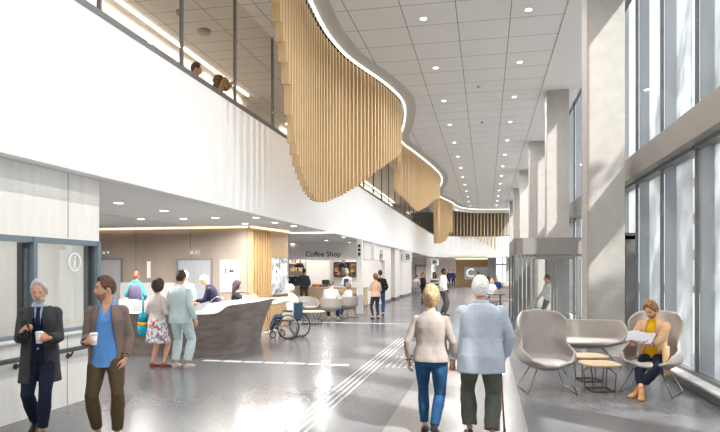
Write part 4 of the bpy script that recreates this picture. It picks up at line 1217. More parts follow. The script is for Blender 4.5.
# coffee machine
p = on_y(293.5, 286, 28.5)
t = thing('coffee_machine', 'dark espresso machine on the coffee counter under the shelves', 'coffee machine', (p.x, 28.45, .93))
bm = new(); box(bm, (-.33, -.2, .05), (.33, .22, .14)); box(bm, (-.33, -.02, .14), (.33, .22, .44)); box(bm, (-.35, -.2, .36), (.35, .24, .50)); obj('body', bm, mat('machine_dark', (60, 58, 58), .3, .5), t, bevel=.015)
for x in (-.16, .16):
    bm = new(); tube(bm, [(x, -.12, .36), (x, -.12, .30)], .035, 12); tube(bm, [(x, -.12, .31), (x, -.28, .29)], .012, 8); obj('group_head', bm, chrome, t)
bm = new(); box(bm, (-.3, -.2, 0), (.3, .2, .05)); obj('drip_tray', bm, chrome, t)
# baskets and till
for px, col, lb in ((314, (196, 92, 40), 'rust coloured box of snacks on the coffee counter'), (317.6, (226, 150, 50), 'orange box of snacks on the coffee counter'), (321, (178, 70, 46), 'red brown box of snacks on the coffee counter')):
    p = on_y(px, 288, 28.3); t = thing('snack_box', lb, 'box', (p.x, 28.3, .93)); bm = new(); box(bm, (-.08, -.1, 0), (.08, .1, .10)); obj('box', bm, mat('box_%d' % col[0], col, .6), t)
    bm = new()
    for k in range(6): ball(bm, (-.05 + .05 * (k % 3), -.04 + .08 * (k // 3), .12), .035, 8, 6)
    obj('snacks', bm, mat('snack', (230, 190, 110), .6, var=.3, scale=30), t, smooth=True)
p = on_y(325, 285, 28.3)
t = thing('cash_till', 'dark cash till on the coffee counter', 'till', (p.x, 28.35, .93)); bm = new(); box(bm, (-.16, -.15, 0), (.16, .15, .10)); obj('base', bm, mat('till_grey', (92, 94, 98), .4), t, bevel=.01)
bm = new(); loft(bm, [[V((x, -.02 + z * .3, .1 + z)) for x, z in ((-.18, 0), (.18, 0), (.18, .24), (-.18, .24))], [V((x, .02 + z * .3, .1 + z)) for x, z in ((-.18, 0), (.18, 0), (.18, .24), (-.18, .24))]]); obj('screen', bm, black, t)
# menu screens
a, b_ = on_y(330.7, 262, 28.95), on_y(355, 277, 28.95)
t = thing('menu_screen', 'wide lit menu screen with food pictures behind the coffee counter', 'screen', ((a.x + b_.x) / 2, 30.55, 0))
sc_ = 1.055; w = (b_.x - a.x) / 2 * sc_; t.location.x *= 1.03; z1, z0 = EYE + (a.z - EYE) * sc_, EYE + (b_.z - EYE) * sc_
bm = new(); box(bm, (-w, -.05, z0), (w, .04, z1)); obj('casing', bm, black, t, bevel=.01)
cols = [(206, 168, 120), (120, 84, 58), (222, 206, 178), (72, 54, 44), (214, 132, 70), (240, 232, 214), (180, 150, 112), (96, 70, 52), (232, 196, 140)]
for k in range(3):
    x0 = -w + .03 + k * (2 * w - .06) / 3; x1 = x0 + (2 * w - .06) / 3 - .02
    bm = new(); box(bm, (x0, -.055, z0 + .04), (x1, -.051, z1 - .04)); pane = obj('display', bm, emit('display_%d' % k, ((120, 92, 70), (88, 66, 52), (150, 124, 96))[k], .8), t)
    for q in range(5):
        rr = random.uniform(.07, .13); cx, cz = random.uniform(x0 + rr, x1 - rr), random.uniform(z0 + .06 + rr, z1 - .06 - rr)
        bm = new(); loft(bm, [[V((cx + rr * cos(2 * pi * i / 18), y, cz + rr * .8 * sin(2 * pi * i / 18))) for i in range(18)] for y in (-.0585 - q * .0006, -.0555)]); obj('picture', bm, emit('dish_%d' % ((k * 3 + q) % 9), cols[(k * 3 + q) % 9], .9), pane)
# pendant lamps
for px in (299.3, 342.0):
    p = on_y(px, 265, 27.6)
    t = thing('pendant_lamp', 'black dome pendant lamp %s' % ('over the coffee shop shelves' if px < 310 else 'in front of the menu screen'), 'pendant lamp', (p.x, 27.6, 0))
    zb = p.z - .12
    bm = new(); lathe(bm, [(.24, zb), (.235, zb + .06), (.19, zb + .16), (.10, zb + .22), (.02, zb + .24), (.012, zb + .235), (.09, zb + .21), (.18, zb + .15), (.225, zb + .05), (.23, zb)], 24); obj('shade', bm, black, t, smooth=True)
    bm = new(); tube(bm, [(0, 0, zb + .23), (0, 0, ZF + .0)], .006, 6); obj('cord', bm, black, t)
    bm = new(); ball(bm, (0, 0, zb + .08), .05); obj('bulb', bm, emit('bulb_warm', (255, 226, 180), 6), t, smooth=True)
# lounge chairs and table before the shop
def shell_lounge(loc, rz, label, gz=1.0):
    t = thing('lounge_chair', label, 'armchair', loc, rz)
    shell_seat(t, .36, .34, SH_L, nph=40, ns=10); cushion(t, .26, .26, .40, .46, fabric_grey, y=.02); sled(t, .30, -.26, .28, .33, wire); return t
LC1 = V((-6.25, 21.2, 0)); LC2 = V((-5.55, 20.3, 0)); LC3 = V((-5.05, 21.6, 0))
def gp(px, py): return ground(px, py)
LC1, LC2, LC3 = gp(306, 320) , gp(331, 320.5), gp(347.5, 318)
LC1.y += .3
shell_lounge(LC1, R(215), 'empty grey lounge chair facing the wire table before the coffee shop')
shell_lounge(LC2, R(5), 'grey lounge chair seen from behind with a white shirted guest')
shell_lounge(LC3, R(60), 'grey lounge chair side on with the smaller guest')
p = gp(309, 325)
t = thing('wire_table', 'low round wire table before the empty lounge chair', 'table', (p.x, p.y + .35, 0))
bm = new(); lathe(bm, [(.40, .40), (.41, .405), (.41, .42), (.40, .425)], 32); obj('table_top', bm, mat('table_oak', (216, 190, 156), .5), t)
for k in range(16):
    a0 = 2 * pi * k / 16
    bm = new() if k == 0 else bm
    tube(bm, [(.38 * cos(a0), .38 * sin(a0), .40), (.26 * cos(a0 + .2), .26 * sin(a0 + .2), .2), (.33 * cos(a0 + .4), .33 * sin(a0 + .4), .01)], .006, 6)
tube(bm, [(.33 * cos(2 * pi * k / 24), .33 * sin(2 * pi * k / 24), .01) for k in range(24)], .007, 6, closed=True)
obj('wire_frame', bm, wire, t)

# ---------------------------------------------------------------- signs and walls along the far side of the hall
XS = -5.15
bm = new(); p = gp(359.3, 313.5); box(bm, (p.x - .11, p.y - .02, 0), (p.x + .11, p.y + .22, ZF)); tt = thing('sign_column', 'slim white column with dark marks before the coffee shop', 'column', (0, 0, 0)); obj('shaft', bm, mat('sign_white', (246, 246, 244), .5), tt, bevel=.01)
bm = new(); box(bm, (p.x - .125, p.y - .04, 0), (p.x + .125, p.y + .24, .75)); obj('plinth', bm, mat('plinth_pale', (206, 206, 206), .5), tt)
bm = new()
for z in (2.72, 2.56, 2.40): loft(bm, [[V((p.x + .06 * cos(2 * pi * k / 14), y, z + .06 * sin(2 * pi * k / 14))) for k in range(14)] for y in (p.y - .03, p.y - .021)])
box(bm, (p.x - .03, p.y - .03, 2.3), (p.x + .03, p.y - .021, 2.34)); obj('pictogram', bm, mat('letter_dark', (44, 44, 48), .5), tt)
# header over the side opening
y0, y1 = on_x(364, 255, XS).y, on_x(385, 255, XS).y - .01
bm = new(); box(bm, (XS - .15, y0, 2.22), (XS, y1, ZF)); struct('wall_header_side', bm, offw, 'white header wall above the side opening of the coffee shop', 'wall')
q = on_x(381, 256, XS); t = thing('pictogram_sign', 'two small dark figure symbols on the white header beyond the sign column', 'sign', (XS + .004, q.y, q.z))
def figure(bm, y, fem):
    loft(bm, [[V((x, y + .07 * cos(2 * pi * k / 14), .24 + .07 * sin(2 * pi * k / 14))) for k in range(14)] for x in (0, .012)])
    poly = [(-.12, .14), (.12, .14), (.12, -.04), (.07, -.04), (.07, -.3), (-.07, -.3), (-.07, -.04), (-.12, -.04)] if not fem else [(-.10, .14), (.10, .14), (.18, -.12), (.06, -.12), (.06, -.3), (-.06, -.3), (-.06, -.12), (-.18, -.12)]
    loft(bm, [[V((x, y + a, z)) for a, z in poly] for x in (0, .012)])
for y, fm in ((-.24, True), (.24, False)):
    bm = new(); figure(bm, y, fm); obj('figure', bm, mat('letter_dark', (44, 44, 48), .5), t)
bm = new(); box(bm, (XS - 2.2, 30.8, 0), (XS - 2.1, y1 + 1, ZF)); struct('wall_side_opening', bm, mat('beige_wall', (216, 204, 190), .7), 'beige wall inside the side opening', 'wall')
bk = thing('bookcase', 'low wooden shelf unit in the side opening past the sign column', 'shelf', (XS - .9, y0 + 1.3, 0))
for z in (.02, .42, .82): 
    bm = new(); box(bm, (-.9, -.18, z), (.55, .18, z + .03)); obj('board', bm, wood, bk)
for x in (-.9, -.2, .52):
    bm = new(); box(bm, (x, -.18, 0), (x + .03, .18, .85)); obj('side', bm, wood, bk)
b0 = None
for z in (.05, .45):
    for k in range(8):
        bm = new(); hh = random.uniform(.2, .3); cbox(bm, (0, 0, hh / 2), (.05, .2, hh)); c_ = random.choice([(190, 80, 60), (60, 90, 130), (230, 226, 216), (210, 170, 90), (90, 120, 90)])
        tag(obj('book', bm, mat('book_%d' % c_[0], c_, .6), loc=(bk.location.x - .8 + k * .15 + random.uniform(0, .04), bk.location.y - .03, z)), 'book in the low wooden shelf unit', 'book', 'books in the low shelf unit')
bm = new(); q = on_x(372, 268, XS - 2.1); cbox(bm, (0, 0, 0), (.03, .8, .9)); tag(obj('framed_picture', bm, mat('picture_grey', (120, 116, 110), .5, var=.3, scale=4), loc=(XS - 2.08, q.y if q.y < y1 else y1 - .5, 1.9)), 'dark framed picture inside the side opening', 'picture')
def pier(px0, px1, x, label, round_=False, kick=True, d=.5):
    ya, yb = on_x(px0, 290, x).y, on_x(px1, 290, x).y
    bm = new()
    poly = [(x, ya + .0), (x, yb), (x - d, yb), (x - d, ya)]
    if round_:
        r_ = min(d, (yb - ya) / 2); poly = [(x - d, ya)] + [(x - r_ + r_ * sin(a), ya + r_ - r_ * cos(a)) for a in [pi / 2 * i / 8 for i in range(9)]] + [(x, yb), (x - d, yb)]
    prism(bm, poly, 0, ZF); o = struct('pillar', bm, offw, label, 'pier')
    if kick:
        bm = new(); c_ = V((sum(p[0] for p in poly) / len(poly), sum(p[1] for p in poly) / len(poly))); prism(bm, [(c_.x + (p[0] - c_.x) * 1.03, c_.y + (p[1] - c_.y) * 1.03) for p in poly], .0, .16); q = obj('kick_plate', bm, grey_metal, o)
    return o
pier(385, 391, XS, 'white pier at the end of the side opening'); pier(395, 399.5, XS, 'narrow white pier past the side opening'); pier(403, 411.5, XS, 'rounded white pier under the letter sign', True); pier(431, 437, XS, 'last white pier before the far end')
bm = new(); box(bm, (-6.2, y1, 0), (-6.0, 42.5, ZF)); struct('wall_left_far', bm, pale, 'pale wall set back between the white piers', 'wall')
bm = new(); box(bm, (-9, 58.0, 0), (XS - .3, 58.2, ZF)); struct('wall_lounge', bm, pale, 'pale wall with a door at the end of the waiting recess', 'wall')
bm = new(); box(bm, (-9.2, 42.5, 0), (-9, 58.2, ZF)); struct('wall_lounge_side', bm, pale, 'side wall of the waiting recess', 'wall')
a, b_ = on_y(415, 266, 57.95), on_y(428, 266, 57.95)
bm = new(); box(bm, (a.x, 57.9, 0), (a.x + .14, 58, 2.25)); box(bm, (b_.x - .14, 57.9, 0), (b_.x, 58, 2.25)); box(bm, (a.x, 57.9, 2.1), (b_.x, 58, 2.25)); o = struct('door_2', bm, mat('door_trim_grey', (150, 144, 140), .5), 'grey framed door in the waiting recess', 'door'); bm = new(); box(bm, (a.x + .14, 57.95, 0), (b_.x - .14, 57.99, 2.1)); obj('leaf', bm, mat('door_leaf', (224, 216, 210), .6), o)
# hanging letter sign and its neighbours
q = on_x(408, 257.5, -4.75)
t = thing('hanging_sign', 'white hanging sign with a dark letter over the rounded pier', 'sign', (-4.9, q.y, 2.55))
bm = new(); box(bm, (-.36, -.03, -.34), (.40, .03, .34)); obj('panel', bm, mat('sign_white', (246, 246, 244), .5), t)
bm = stand_text(text_bm('B', .46, .006, bold=.008)); bmesh.ops.translate(bm, vec=(.14, -.035, 0), verts=bm.verts); obj('letter', bm, mat('letter_dark', (44, 44, 48), .5), t)
bm = new(); box(bm, (-.25, -.036, -.2), (-.21, -.031, .2)); obj('bar', bm, mat('letter_dark', (44, 44, 48), .5), t)
bm = new(); tube(bm, [(-.3, 0, .38), (-.3, 0, .45)], .012); tube(bm, [(.3, 0, .38), (.3, 0, .45)], .012); obj('hanger', bm, grey_metal, t)
q = on_x(439.5, 262.5, -4.6)
t = thing('hanging_sign', 'small white hanging sign beyond the last white pier', 'sign', (-4.75, 57, 2.5)); bm = new(); box(bm, (-.4, -.03, -.3), (.4, .03, .3)); obj('panel', bm, mat('sign_white', (246, 246, 244), .5), t); bm = new(); box(bm, (-.2, -.036, -.15), (.2, -.031, .15)); obj('pictogram', bm, mat('letter_grey', (110, 110, 114), .5), t)
bm = new(); tube(bm, [(-.3, 0, .3), (-.3, 0, .5)], .012); tube(bm, [(.3, 0, .3), (.3, 0, .5)], .012); obj('hanger', bm, grey_metal, t)
q = on_x(393, 266, -6.0); bm = new(); cbox(bm, (0, 0, 0), (.04, .7, .3)); tag(obj('wall_sign', bm, mat('letter_grey', (110, 110, 114), .5), loc=(-5.98, q.y, 2.05)), 'small dark sign on the set back wall between white piers', 'sign')
# far end: timber wall with letter C
a, b_ = on_y(456, 262, YE - .06), on_y(487.5, 262, YE - .06)
bm = new(); box(bm, (a.x, YE - .12, 0), (b_.x, YE - .001, 2.95)); struct('wall_far_timber', bm, wood_dark, 'oak clad wall at the far end of the hall', 'wall')
bm = new(); box(bm, (a.x, YE - .2, 2.9), (b_.x, YE - .14, 2.95)); tag(obj('light_strip', bm, led_warm), 'warm glowing cove light above the far oak wall', 'light')
a, c_ = on_y(464.5, 267, YE - .15), on_y(487.5, 279.5, YE - .15)
t = thing('letter_panel', 'grey panel with a large white letter C on the far oak wall', 'sign', ((a.x + c_.x) / 2, YE - .14, 0)); w = (c_.x - a.x) / 2
bm = new(); box(bm, (-w, -.04, c_.z), (w, .01, a.z)); obj('panel', bm, mat('panel_grey', (206, 206, 206), .5), t)
bm = stand_text(text_bm('C', 1.25, .012, bold=.02)); bmesh.ops.translate(bm, vec=(-w * .52, -.055, (a.z + c_.z) / 2), verts=bm.verts); obj('letter', bm, emit('letter_glow', (255, 255, 255), 1.3), t)
a, b_ = on_y(487.5, 260, 63.5), on_y(495.5, 260, 63.5)
bm = new(); box(bm, (a.x, 63.2, 0), (b_.x, 63.9, ZF)); struct('wall_far_pier', bm, mat('pier_grey', (150, 146, 142), .7), 'grey pier beside the far oak wall', 'wall')
fr = new(); x = .95
while x < 3.1:
    box(fr, (x, 63.3, 0), (x + .08, 63.4, ZF)); x += .7
box(fr, (.95, 63.3, 2.25), (3.15, 63.4, 2.4)); box(fr, (.95, 63.3, 0), (3.15, 63.4, .12)); o = struct('window_2', fr, mat('far_frame', (196, 196, 194), .5), 'pale framed glass screen at the far end beside the pier', 'window'); bm = new(); box(bm, (.95, 63.34, .1), (3.15, 63.35, ZF)); obj('window_pane', bm, clear, o)

# ---------------------------------------------------------------- waiting seats
def bench(loc, rz, label, w=1.3):
    t = thing('waiting_bench', label, 'bench', loc, rz)
    bm = new(); cbox(bm, (0, .05, .40), (w, .56, .14)); obj('seat', bm, fabric_grey, t, bevel=.03)
    bm = new(); cbox(bm, (0, -.26, .62), (w, .12, .52)); obj('backrest', bm, fabric_grey, t, bevel=.04)
    for s in (-1, 1):
        bm = new(); tube(bm, [(s * w * .42, -.22, .34), (s * w * .42, -.24, .01), (s * w * .42, .26, .01), (s * w * .42, .24, .34)], .014, 8); obj('leg', bm, wire_light, t)
    return t
p = gp(416, 292.5); bench((p.x, p.y, 0), R(-60), 'grey waiting bench by the pier with the seated man in white', 2.2); BEN = p
b_ = gp(503, 310); bench((b_.x, b_.y + .3, 0), R(180), 'grey bench nearest the entrance box beside the dark table', 1.1)
b2 = gp(505, 301); bench((b2.x, b2.y, 0), R(180), 'grey bench further along behind the dark table', 1.5)
b3 = gp(506, 295); bench((b3.x, b3.y, 0), R(180), 'grey bench in the far waiting row by the columns', 1.8)
p = gp(495.5, 312)
t = thing('dark_table', 'dark square high table in front of the woman in white', 'table', (p.x, p.y + .3, 0)); bm = new(); box(bm, (-.38, -.34, .70), (.38, .34, .74)); obj('table_top', bm, mat('table_dark', (78, 74, 72), .5), t); bm = new(); tube(bm, [(.2, 0, .02), (.2, 0, .7)], .035); lathe(bm, [(.26, 0), (.26, .02)], 20, (.2, 0, 0)); obj('pedestal', bm, mat('table_dark', (78, 74, 72), .5), t)
TABR = p

# ---------------------------------------------------------------- outside
def tree(loc, h, r, seed, label):
    rnd = random.Random(seed); t = thing('tree', label, 'tree', loc, group='trees outside the facade')
    bm = new(); tube(bm, [(0, 0, -.1), (.05, .03, h * .35), (0, .1, h * .6), (.05, 0, h * .9)], [.16, .13, .09, .03], 10)
    for k in range(9):
        a = rnd.uniform(0, 2 * pi); z = h * rnd.uniform(.35, .7); q = r * rnd.uniform(.5, .9)
        tube(bm, [(0, 0, z), (q * .5 * cos(a), q * .5 * sin(a), z + .5), (q * cos(a), q * sin(a), z + 1.0)], [.06, .04, .015], 6)
    obj('trunk', bm, mat('bark', (104, 88, 74), .9, var=.3, scale=12, bump=.5), t)
    bm = new()
    cl = [(V((rnd.gauss(0, r * .42), rnd.gauss(0, r * .42), h * .66 + rnd.gauss(0, h * .17))), rnd.uniform(.3, .65)) for _ in range(60)]
    for c, cr in cl:
        for _ in range(46):
            d = V((rnd.gauss(0, 1), rnd.gauss(0, 1), rnd.gauss(0, 1))).normalized() * cr * rnd.uniform(.3, 1); p = c + d
            u = V((rnd.gauss(0, 1), rnd.gauss(0, 1), rnd.gauss(0, .6))).normalized(); w = u.orthogonal().normalized(); s = rnd.uniform(.07, .13)
            if abs(p.x) > 2.5: continue
            vs = [bm.verts.new(p + q) for q in (u * s, w * s * .5, -u * s, -w * s * .5)]; bm.faces.new(vs)
    obj('foliage', bm, mat('leaf_green', (96, 128, 72), .7, var=.3, scale=3), t)
    return t
for k, (x, y, h, r) in enumerate(((6.7, 1.6, 9.2, 2.2), (6.6, -2.6, 9.0, 2.1), (6.8, 5.2, 9.3, 2.2), (6.9, 8.3, 9.0, 2.1), (7.0, 11.3, 8.8, 2.0))):
    tree((x, y, -.05), h, r, k + 3, 'leafy green street tree standing outside the facade fins')
def building(name, lo, hi, m, wm, label, nz, ny):
    t = thing(name, label, 'building', ((lo[0] + hi[0]) / 2, (lo[1] + hi[1]) / 2, 0))
    c = V(t.location); bm = new(); box(bm, V(lo) - c, V(hi) - c); obj('wall', bm, m, t)
    W = (hi[0] - lo[0]); Hh = hi[2] - lo[2]; f0 = None
    n = 0
    for face in ('y', 'x'):
        span = W if face == 'y' else hi[1] - lo[1]
        for i in range(ny):
            for j in range(nz):
                if n >= 96: break
                n += 1
                s = (i + .5) / ny * span - span / 2; z = (j + .5) / nz * Hh
                if face == 'y': lc, rz = (s, lo[1] - c.y, z), 0
                else: lc, rz = (lo[0] - c.x, s, z), -pi / 2
                if f0 is None:
                    bm = new(); ww, hh = W / ny * .36, Hh / nz * .36
                    box(bm, (-ww, -.06, -hh), (ww, .02, hh)); f0 = obj('window', bm, wm, t, loc=lc, rot=(0, 0, rz))
                else:
                    o = f0.copy(); C.objects.link(o); o.location = lc; o.rotation_euler = (0, 0, rz)
brick = mat('brick', (186, 150, 132), .85, var=.15, scale=2)
building('brick_building', (17, 50, -.05), (25, 62, 12), brick, mat('pane_pale', (214, 222, 228), .2), 'pale brick building far outside beyond the facade', 4, 4)
building('office_tower', (27, 66, -.05), (40, 82, 46), mat('tower_white', (226, 230, 234), .5), mat('pane_blue', (150, 182, 206), .15), 'blue glazed tower far outside beyond the facade', 12, 4)
# ---------------------------------------------------------------- the people
def at(px, d):
    u = (px - 360) * d / F
    return V((u * CS - d * SN, u * SN + d * CS, 0))
navy = fab('navy_wool', (34, 40, 58)); charcoal = fab('charcoal_wool', (66, 68, 72), var=.12); denim = fab('denim', (44, 84, 124), var=.2, scale=14); white_c = fab('white_cotton', (236, 236, 236), var=.03)
shirt_blue = fab('blue_shirt', (104, 160, 226), var=.06); brown_c = fab('brown_tweed', (130, 112, 106), var=.22, scale=120); olive = fab('olive_trousers', (92, 78, 56), var=.1); dark_shoe = mat('dark_leather', (36, 30, 28), .4)
taupe = fab('taupe_knit', (158, 147, 142), var=.06); pale_jacket = fab('pale_blue_jacket', (190, 200, 214), var=.06); green_grey = fab('green_grey_trousers', (98, 102, 92), var=.1); camel = fab('camel_coat', (202, 164, 128), var=.08); yellow = fab('yellow_knit', (226, 178, 20), var=.06)
tan_boot = mat('tan_leather', (190, 138, 88), .5, var=.1); beige = fab('beige_knit', (208, 200, 194)); ice = fab('ice_blue_suit', (198, 216, 220), var=.05); black_c = fab('black_cloth', (34, 34, 38)); grey_c = fab('grey_cloth', (120, 120, 124)); teal = fab('teal_coat', (86, 160, 172)); plum = fab('plum_bag', (96, 90, 112)); tan_c = fab('tan_top', (206, 174, 150)); jeans_l = fab('light_jeans', (86, 122, 164), var=.15); apron_blue = fab('apron_blue', (36, 78, 134))
def floral():
    m = bpy.data.materials.new('floral_print'); m.use_nodes = True; nt = m.node_tree; b = nt.nodes['Principled BSDF']; b.inputs['Roughness'].default_value = .9
    tc = nt.nodes.new('ShaderNodeTexCoord'); v = nt.nodes.new('ShaderNodeTexVoronoi'); v.inputs['Scale'].default_value = 27
    r = nt.nodes.new('ShaderNodeValToRGB'); r.color_ramp.interpolation = 'CONSTANT'; e = r.color_ramp.elements
    e[0].position = 0; e[0].color = lin((226, 232, 236)); e[1].position = .42; e[1].color = lin((196, 96, 104))
    for p_, c_ in ((.58, (120, 168, 176)), (.70, (236, 238, 240)), (.84, (88, 104, 130)), (.92, (232, 160, 160))): q = e.new(p_); q.color = lin(c_)
    sp = nt.nodes.new('ShaderNodeSeparateColor'); nt.links.new(tc.outputs['Object'], v.inputs['Vector']); nt.links.new(v.outputs['Color'], sp.inputs[0]); nt.links.new(sp.outputs[0], r.inputs[0]); nt.links.new(r.outputs[0], b.inputs['Base Color'])
    return m
def striped(name, a_, b_, w):
    m = mat(name, a_, .9); nt = m.node_tree; b = nt.nodes['Principled BSDF']; f = grid_lines(nt, (w,), (0,), w / 2, ('Z',)); mx = nt.nodes.new('ShaderNodeMix'); mx.data_type = 'RGBA'
    nt.links.new(f, mx.inputs['Factor']); mx.inputs['A'].default_value = lin(a_); mx.inputs['B'].default_value = lin(b_); nt.links.new(mx.outputs['Result'], b.inputs['Base Color']); return m
def cup(P, s, label):
    p = P.grip[s]
    t = thing('coffee_cup', label, 'cup', (p.x, p.y, p.z - .055))
    bm = new(); lathe(bm, [(.027, 0), (.028, .002), (.038, .10), (.036, .10)], 20); obj('cup', bm, mat('paper_cup', (236, 226, 222), .6), t, smooth=True)
    bm = new(); lathe(bm, [(.040, .10), (.0405, .108), (.036, .112), (.035, .120), (.01, .118)], 20); obj('lid', bm, mat('cup_lid', (250, 250, 250), .4), t, smooth=True)
D2 = R(1)
# 1 older man in the overcoat
P = person('grey haired man in a long charcoal overcoat and navy suit walking by the booth', ground(40, 435), R(210), 1.63, fine=True, skin=(222, 164, 134), hair=('short', (196, 196, 194)), beard=(206, 204, 200), head=(-.05, .22, 0), wide=.94,
    feet={'L': (-.05, .16, 0, .05), 'R': (.06, -.12, .03, -.12, .35)}, hands={'R': (.13, .30, 1.22), 'L': (-.15, .30, 1.14)}, handdir={'R': (-.5, .6, .55), 'L': (.75, .65, .1)}, palms={'R': (-.6, -.2, -.5), 'L': (.6, -.75, 0)}, curl={'R': .8, 'L': .75}, poles={'R': (.25, -1, -.4), 'L': (-.25, -1, -.4)},
    clothes=[dict(t='trousers', m=navy, off=.016, cuff=.008), dict(t='top', name='suit_jacket', m=navy, off=.018, hem=.84, sleeve=.9, open=(1.50, .05, 1.16, .012), folds=.003), dict(t='top', name='shirt', m=fab('pale_shirt', (196, 210, 230)), off=.008, hem=.95, sleeve=None, collar=True, folds=0), dict(t='tie', m=fab('navy_tie', (30, 42, 74)), off=.014),
             dict(t='top', name='overcoat', m=charcoal, off=.040, hem=.62, sleeve=.93, flare=1.06, open=(1.51, .045, .60, .080), lapel=1.13, lm=fab('lapel_charcoal', (58, 60, 64)), folds=.009), dict(t='shoes', m=dark_shoe)])
cup(P, 'L', 'white paper coffee cup held by the man in the charcoal overcoat')
g = P.grip['R']; bm = new(); cbox(bm, (0, 0, 0), (.012, .07, .145)); tag(obj('mobile_phone', bm, black, loc=(g.x, g.y, g.z + .03), rot=(0, .3, P.o.rotation_euler.z), bevel=.004), 'dark mobile phone in the hand of the overcoat man', 'phone')
# 2 young man
P = person('young bearded man in a brown blazer and blue shirt turning his head aside', ground(107, 438.5), R(204), 1.66, fine=True, skin=(226, 170, 140), hair=('short', (92, 66, 48)), beard=(172, 126, 102), head=(-1.05, .06, 0), wide=.92,
    feet={'L': (-.13, .10, 0, .15), 'R': (.10, -.02, 0, -.2)}, hands={'R': (.15, .30, 1.10), 'L': (-.205, .09, .90)}, handdir={'R': (-.55, .7, .35), 'L': (.25, .2, -.9)}, palms={'R': (-.7, -.55, 0), 'L': (.9, -.3, .1)}, curl={'R': .8, 'L': .5}, poles={'R': (.2, -1, -.3), 'L': (-.45, -1, 0)},
    clothes=[dict(t='trousers', m=olive, off=.016, cuff=.010, folds=.008), dict(t='top', name='shirt', m=shirt_blue, off=.024, hem=.80, sleeve=.8, collar=True, vneck=1.36, folds=.005, flare=1.06), dict(t='top', name='blazer', m=brown_c, off=.038, hem=.83, sleeve=.90, open=(1.50, .05, .82, .150), lapel=1.12, folds=.010), dict(t='shoes', m=mat('brown_leather', (86, 56, 38), .45))])
cup(P, 'R', 'white paper coffee cup held by the young man in the brown blazer')
# 3 couple in the middle
PW = person('blonde woman in a taupe sweater and blue jeans seen from behind holding hands', ground(431, 436), R(-2), 1.555, 'f', fine=True, skin=(226, 172, 146), hair=('bun', (172, 142, 106)), head=(-.05, .02, 0), wide=1.16,
    feet={'L': (-.10, .16, 0, .05), 'R': (.05, -.16, .04, -.05, .45)}, hands={'L': (-.275, .03, .89), 'R': (.27, .02, .90)}, poles={'L': (-.7, -1, 0), 'R': (.6, -1, 0)}, curl={'R': .8, 'L': .4},
    clothes=[dict(t='trousers', m=denim, off=.012, cuff=.004, folds=.008), dict(t='top', name='sweater', m=taupe, off=.022, hem=.90, sleeve=.80, neck=1.49, folds=.009), dict(t='shoes', m=dark_shoe)])
PM = person('white haired man in a pale blue jacket and grey green trousers walking with a cane', ground(481, 439), R(2), 1.665, fine=True, skin=(216, 150, 128), hair=('thin', (242, 242, 240)), head=(.10, .16, 0), lean=.07, wide=1.22,
    feet={'L': (-.12, .10, 0, .12), 'R': (.11, -.10, 0, -.12)}, hands={'L': (-.315, .02, .86), 'R': (.27, .16, .90)}, poles={'L': (-.8, -1, 0), 'R': (1, -.7, 0)}, curl={'R': .95, 'L': .8}, handdir={'R': (-.35, .75, -.5)}, palms={'R': (-.5, -.2, -.8)},
    clothes=[dict(t='trousers', m=green_grey, off=.030, cuff=.022, folds=.011), dict(t='top', name='jacket', m=pale_jacket, off=.042, hem=.74, sleeve=.95, flare=1.03, folds=.013, fscale=6, collar=True, high=True), dict(t='shoes', m=dark_shoe)])
g = PM.grip['R']; bm = new(); tip = V((g.x + .045, g.y + .05, 0)); a_ = g - tip
tube(bm, [V((0, 0, 0)), a_ * .3, a_ * .7, a_, a_ + V((0, -.02, .035)), a_ + V((0, -.09, .04))], [.011, .010, .011, .012, .013, .011], 10)
t = thing('walking_cane', 'brown wooden walking cane in the hand of the white haired man', 'cane', tip); obj('shaft', bm, mat('cane_wood', (150, 104, 62), .5, var=.25, scale=20), t, smooth=True)
bm = new(); lathe(bm, [(.013, 0), (.015, .004), (.013, .05), (.010, .055)], 12); obj('ferrule', bm, black, t)
# wristband on her arm
w = PW.w(PW.J['wrL'].lerp(PW.J['elL'], .06)); bm = new(); tube(bm, [(.034 * cos(2 * pi * k / 20), .034 * sin(2 * pi * k / 20), 0) for k in range(20)], .008, 6, closed=True); tag(obj('bracelet', bm, mat('bracelet_grey', (90, 86, 84), .3, .6), loc=w, smooth=True), 'dark bracelet on the wrist of the blonde woman', 'bracelet')
# 4 man reading in the wing chair
K4 = 1.74 / BASE
P = person('man in a camel coat and yellow sweater sitting in the wing chair reading papers', (CH2.x, CH2.y, 0), R(150), 1.68, fine=True, seated=True, pelvis=(0, -.10, .545), lean=-.04, skin=(228, 176, 148), hair=('thick', (158, 112, 76)), beard=(176, 124, 88), head=(-.30, .55, 0),
    feet={'L': (.05, .52, 0, -.2), 'R': (-.05, .64, 0, .3)}, knees={'L': (-1.0, 1, .5), 'R': (1.0, 1, .5)}, hands={'R': (.17, .32, .73), 'L': (-.10, .34, .74)}, handdir={'R': (-.3, .9, .15), 'L': (.55, .8, .1)}, palms={'R': (-.7, -.1, .6), 'L': (.6, -.2, .6)}, curl={'R': .7, 'L': .7}, poles={'R': (.8, -.6, -.5), 'L': (-.8, -.6, -.5)},
    clothes=[dict(t='trousers', m=navy, off=.016, leg=1.88, cuff=.004, folds=.006), dict(t='top', name='sweater', m=yellow, off=.018, hem=.90, sleeve=None, neck=1.50, folds=.004), dict(t='top', name='coat', m=camel, off=.036, hem=.89, sleeve=.93, open=(1.51, .05, .85, .115), lapel=1.12, folds=.010), dict(t='shoes', m=tan_boot, boot=True)])
bm = new(); rows = []
for i in range(9):
    u = i / 8
    rows.append([V((-.215 - .03 * u + .012 * sin(v * 2), .05 + (v - .5) * .30 + .03 * u, .66 - .40 * u + .02 * sin(v * 3))) for v in [j / 6 for j in range(7)]])
strip(bm, rows); q = obj('coat_tail', bm, camel, P.J['coat'], smooth=True); s_ = q.modifiers.new('t', 'SOLIDIFY'); s_.thickness = .012
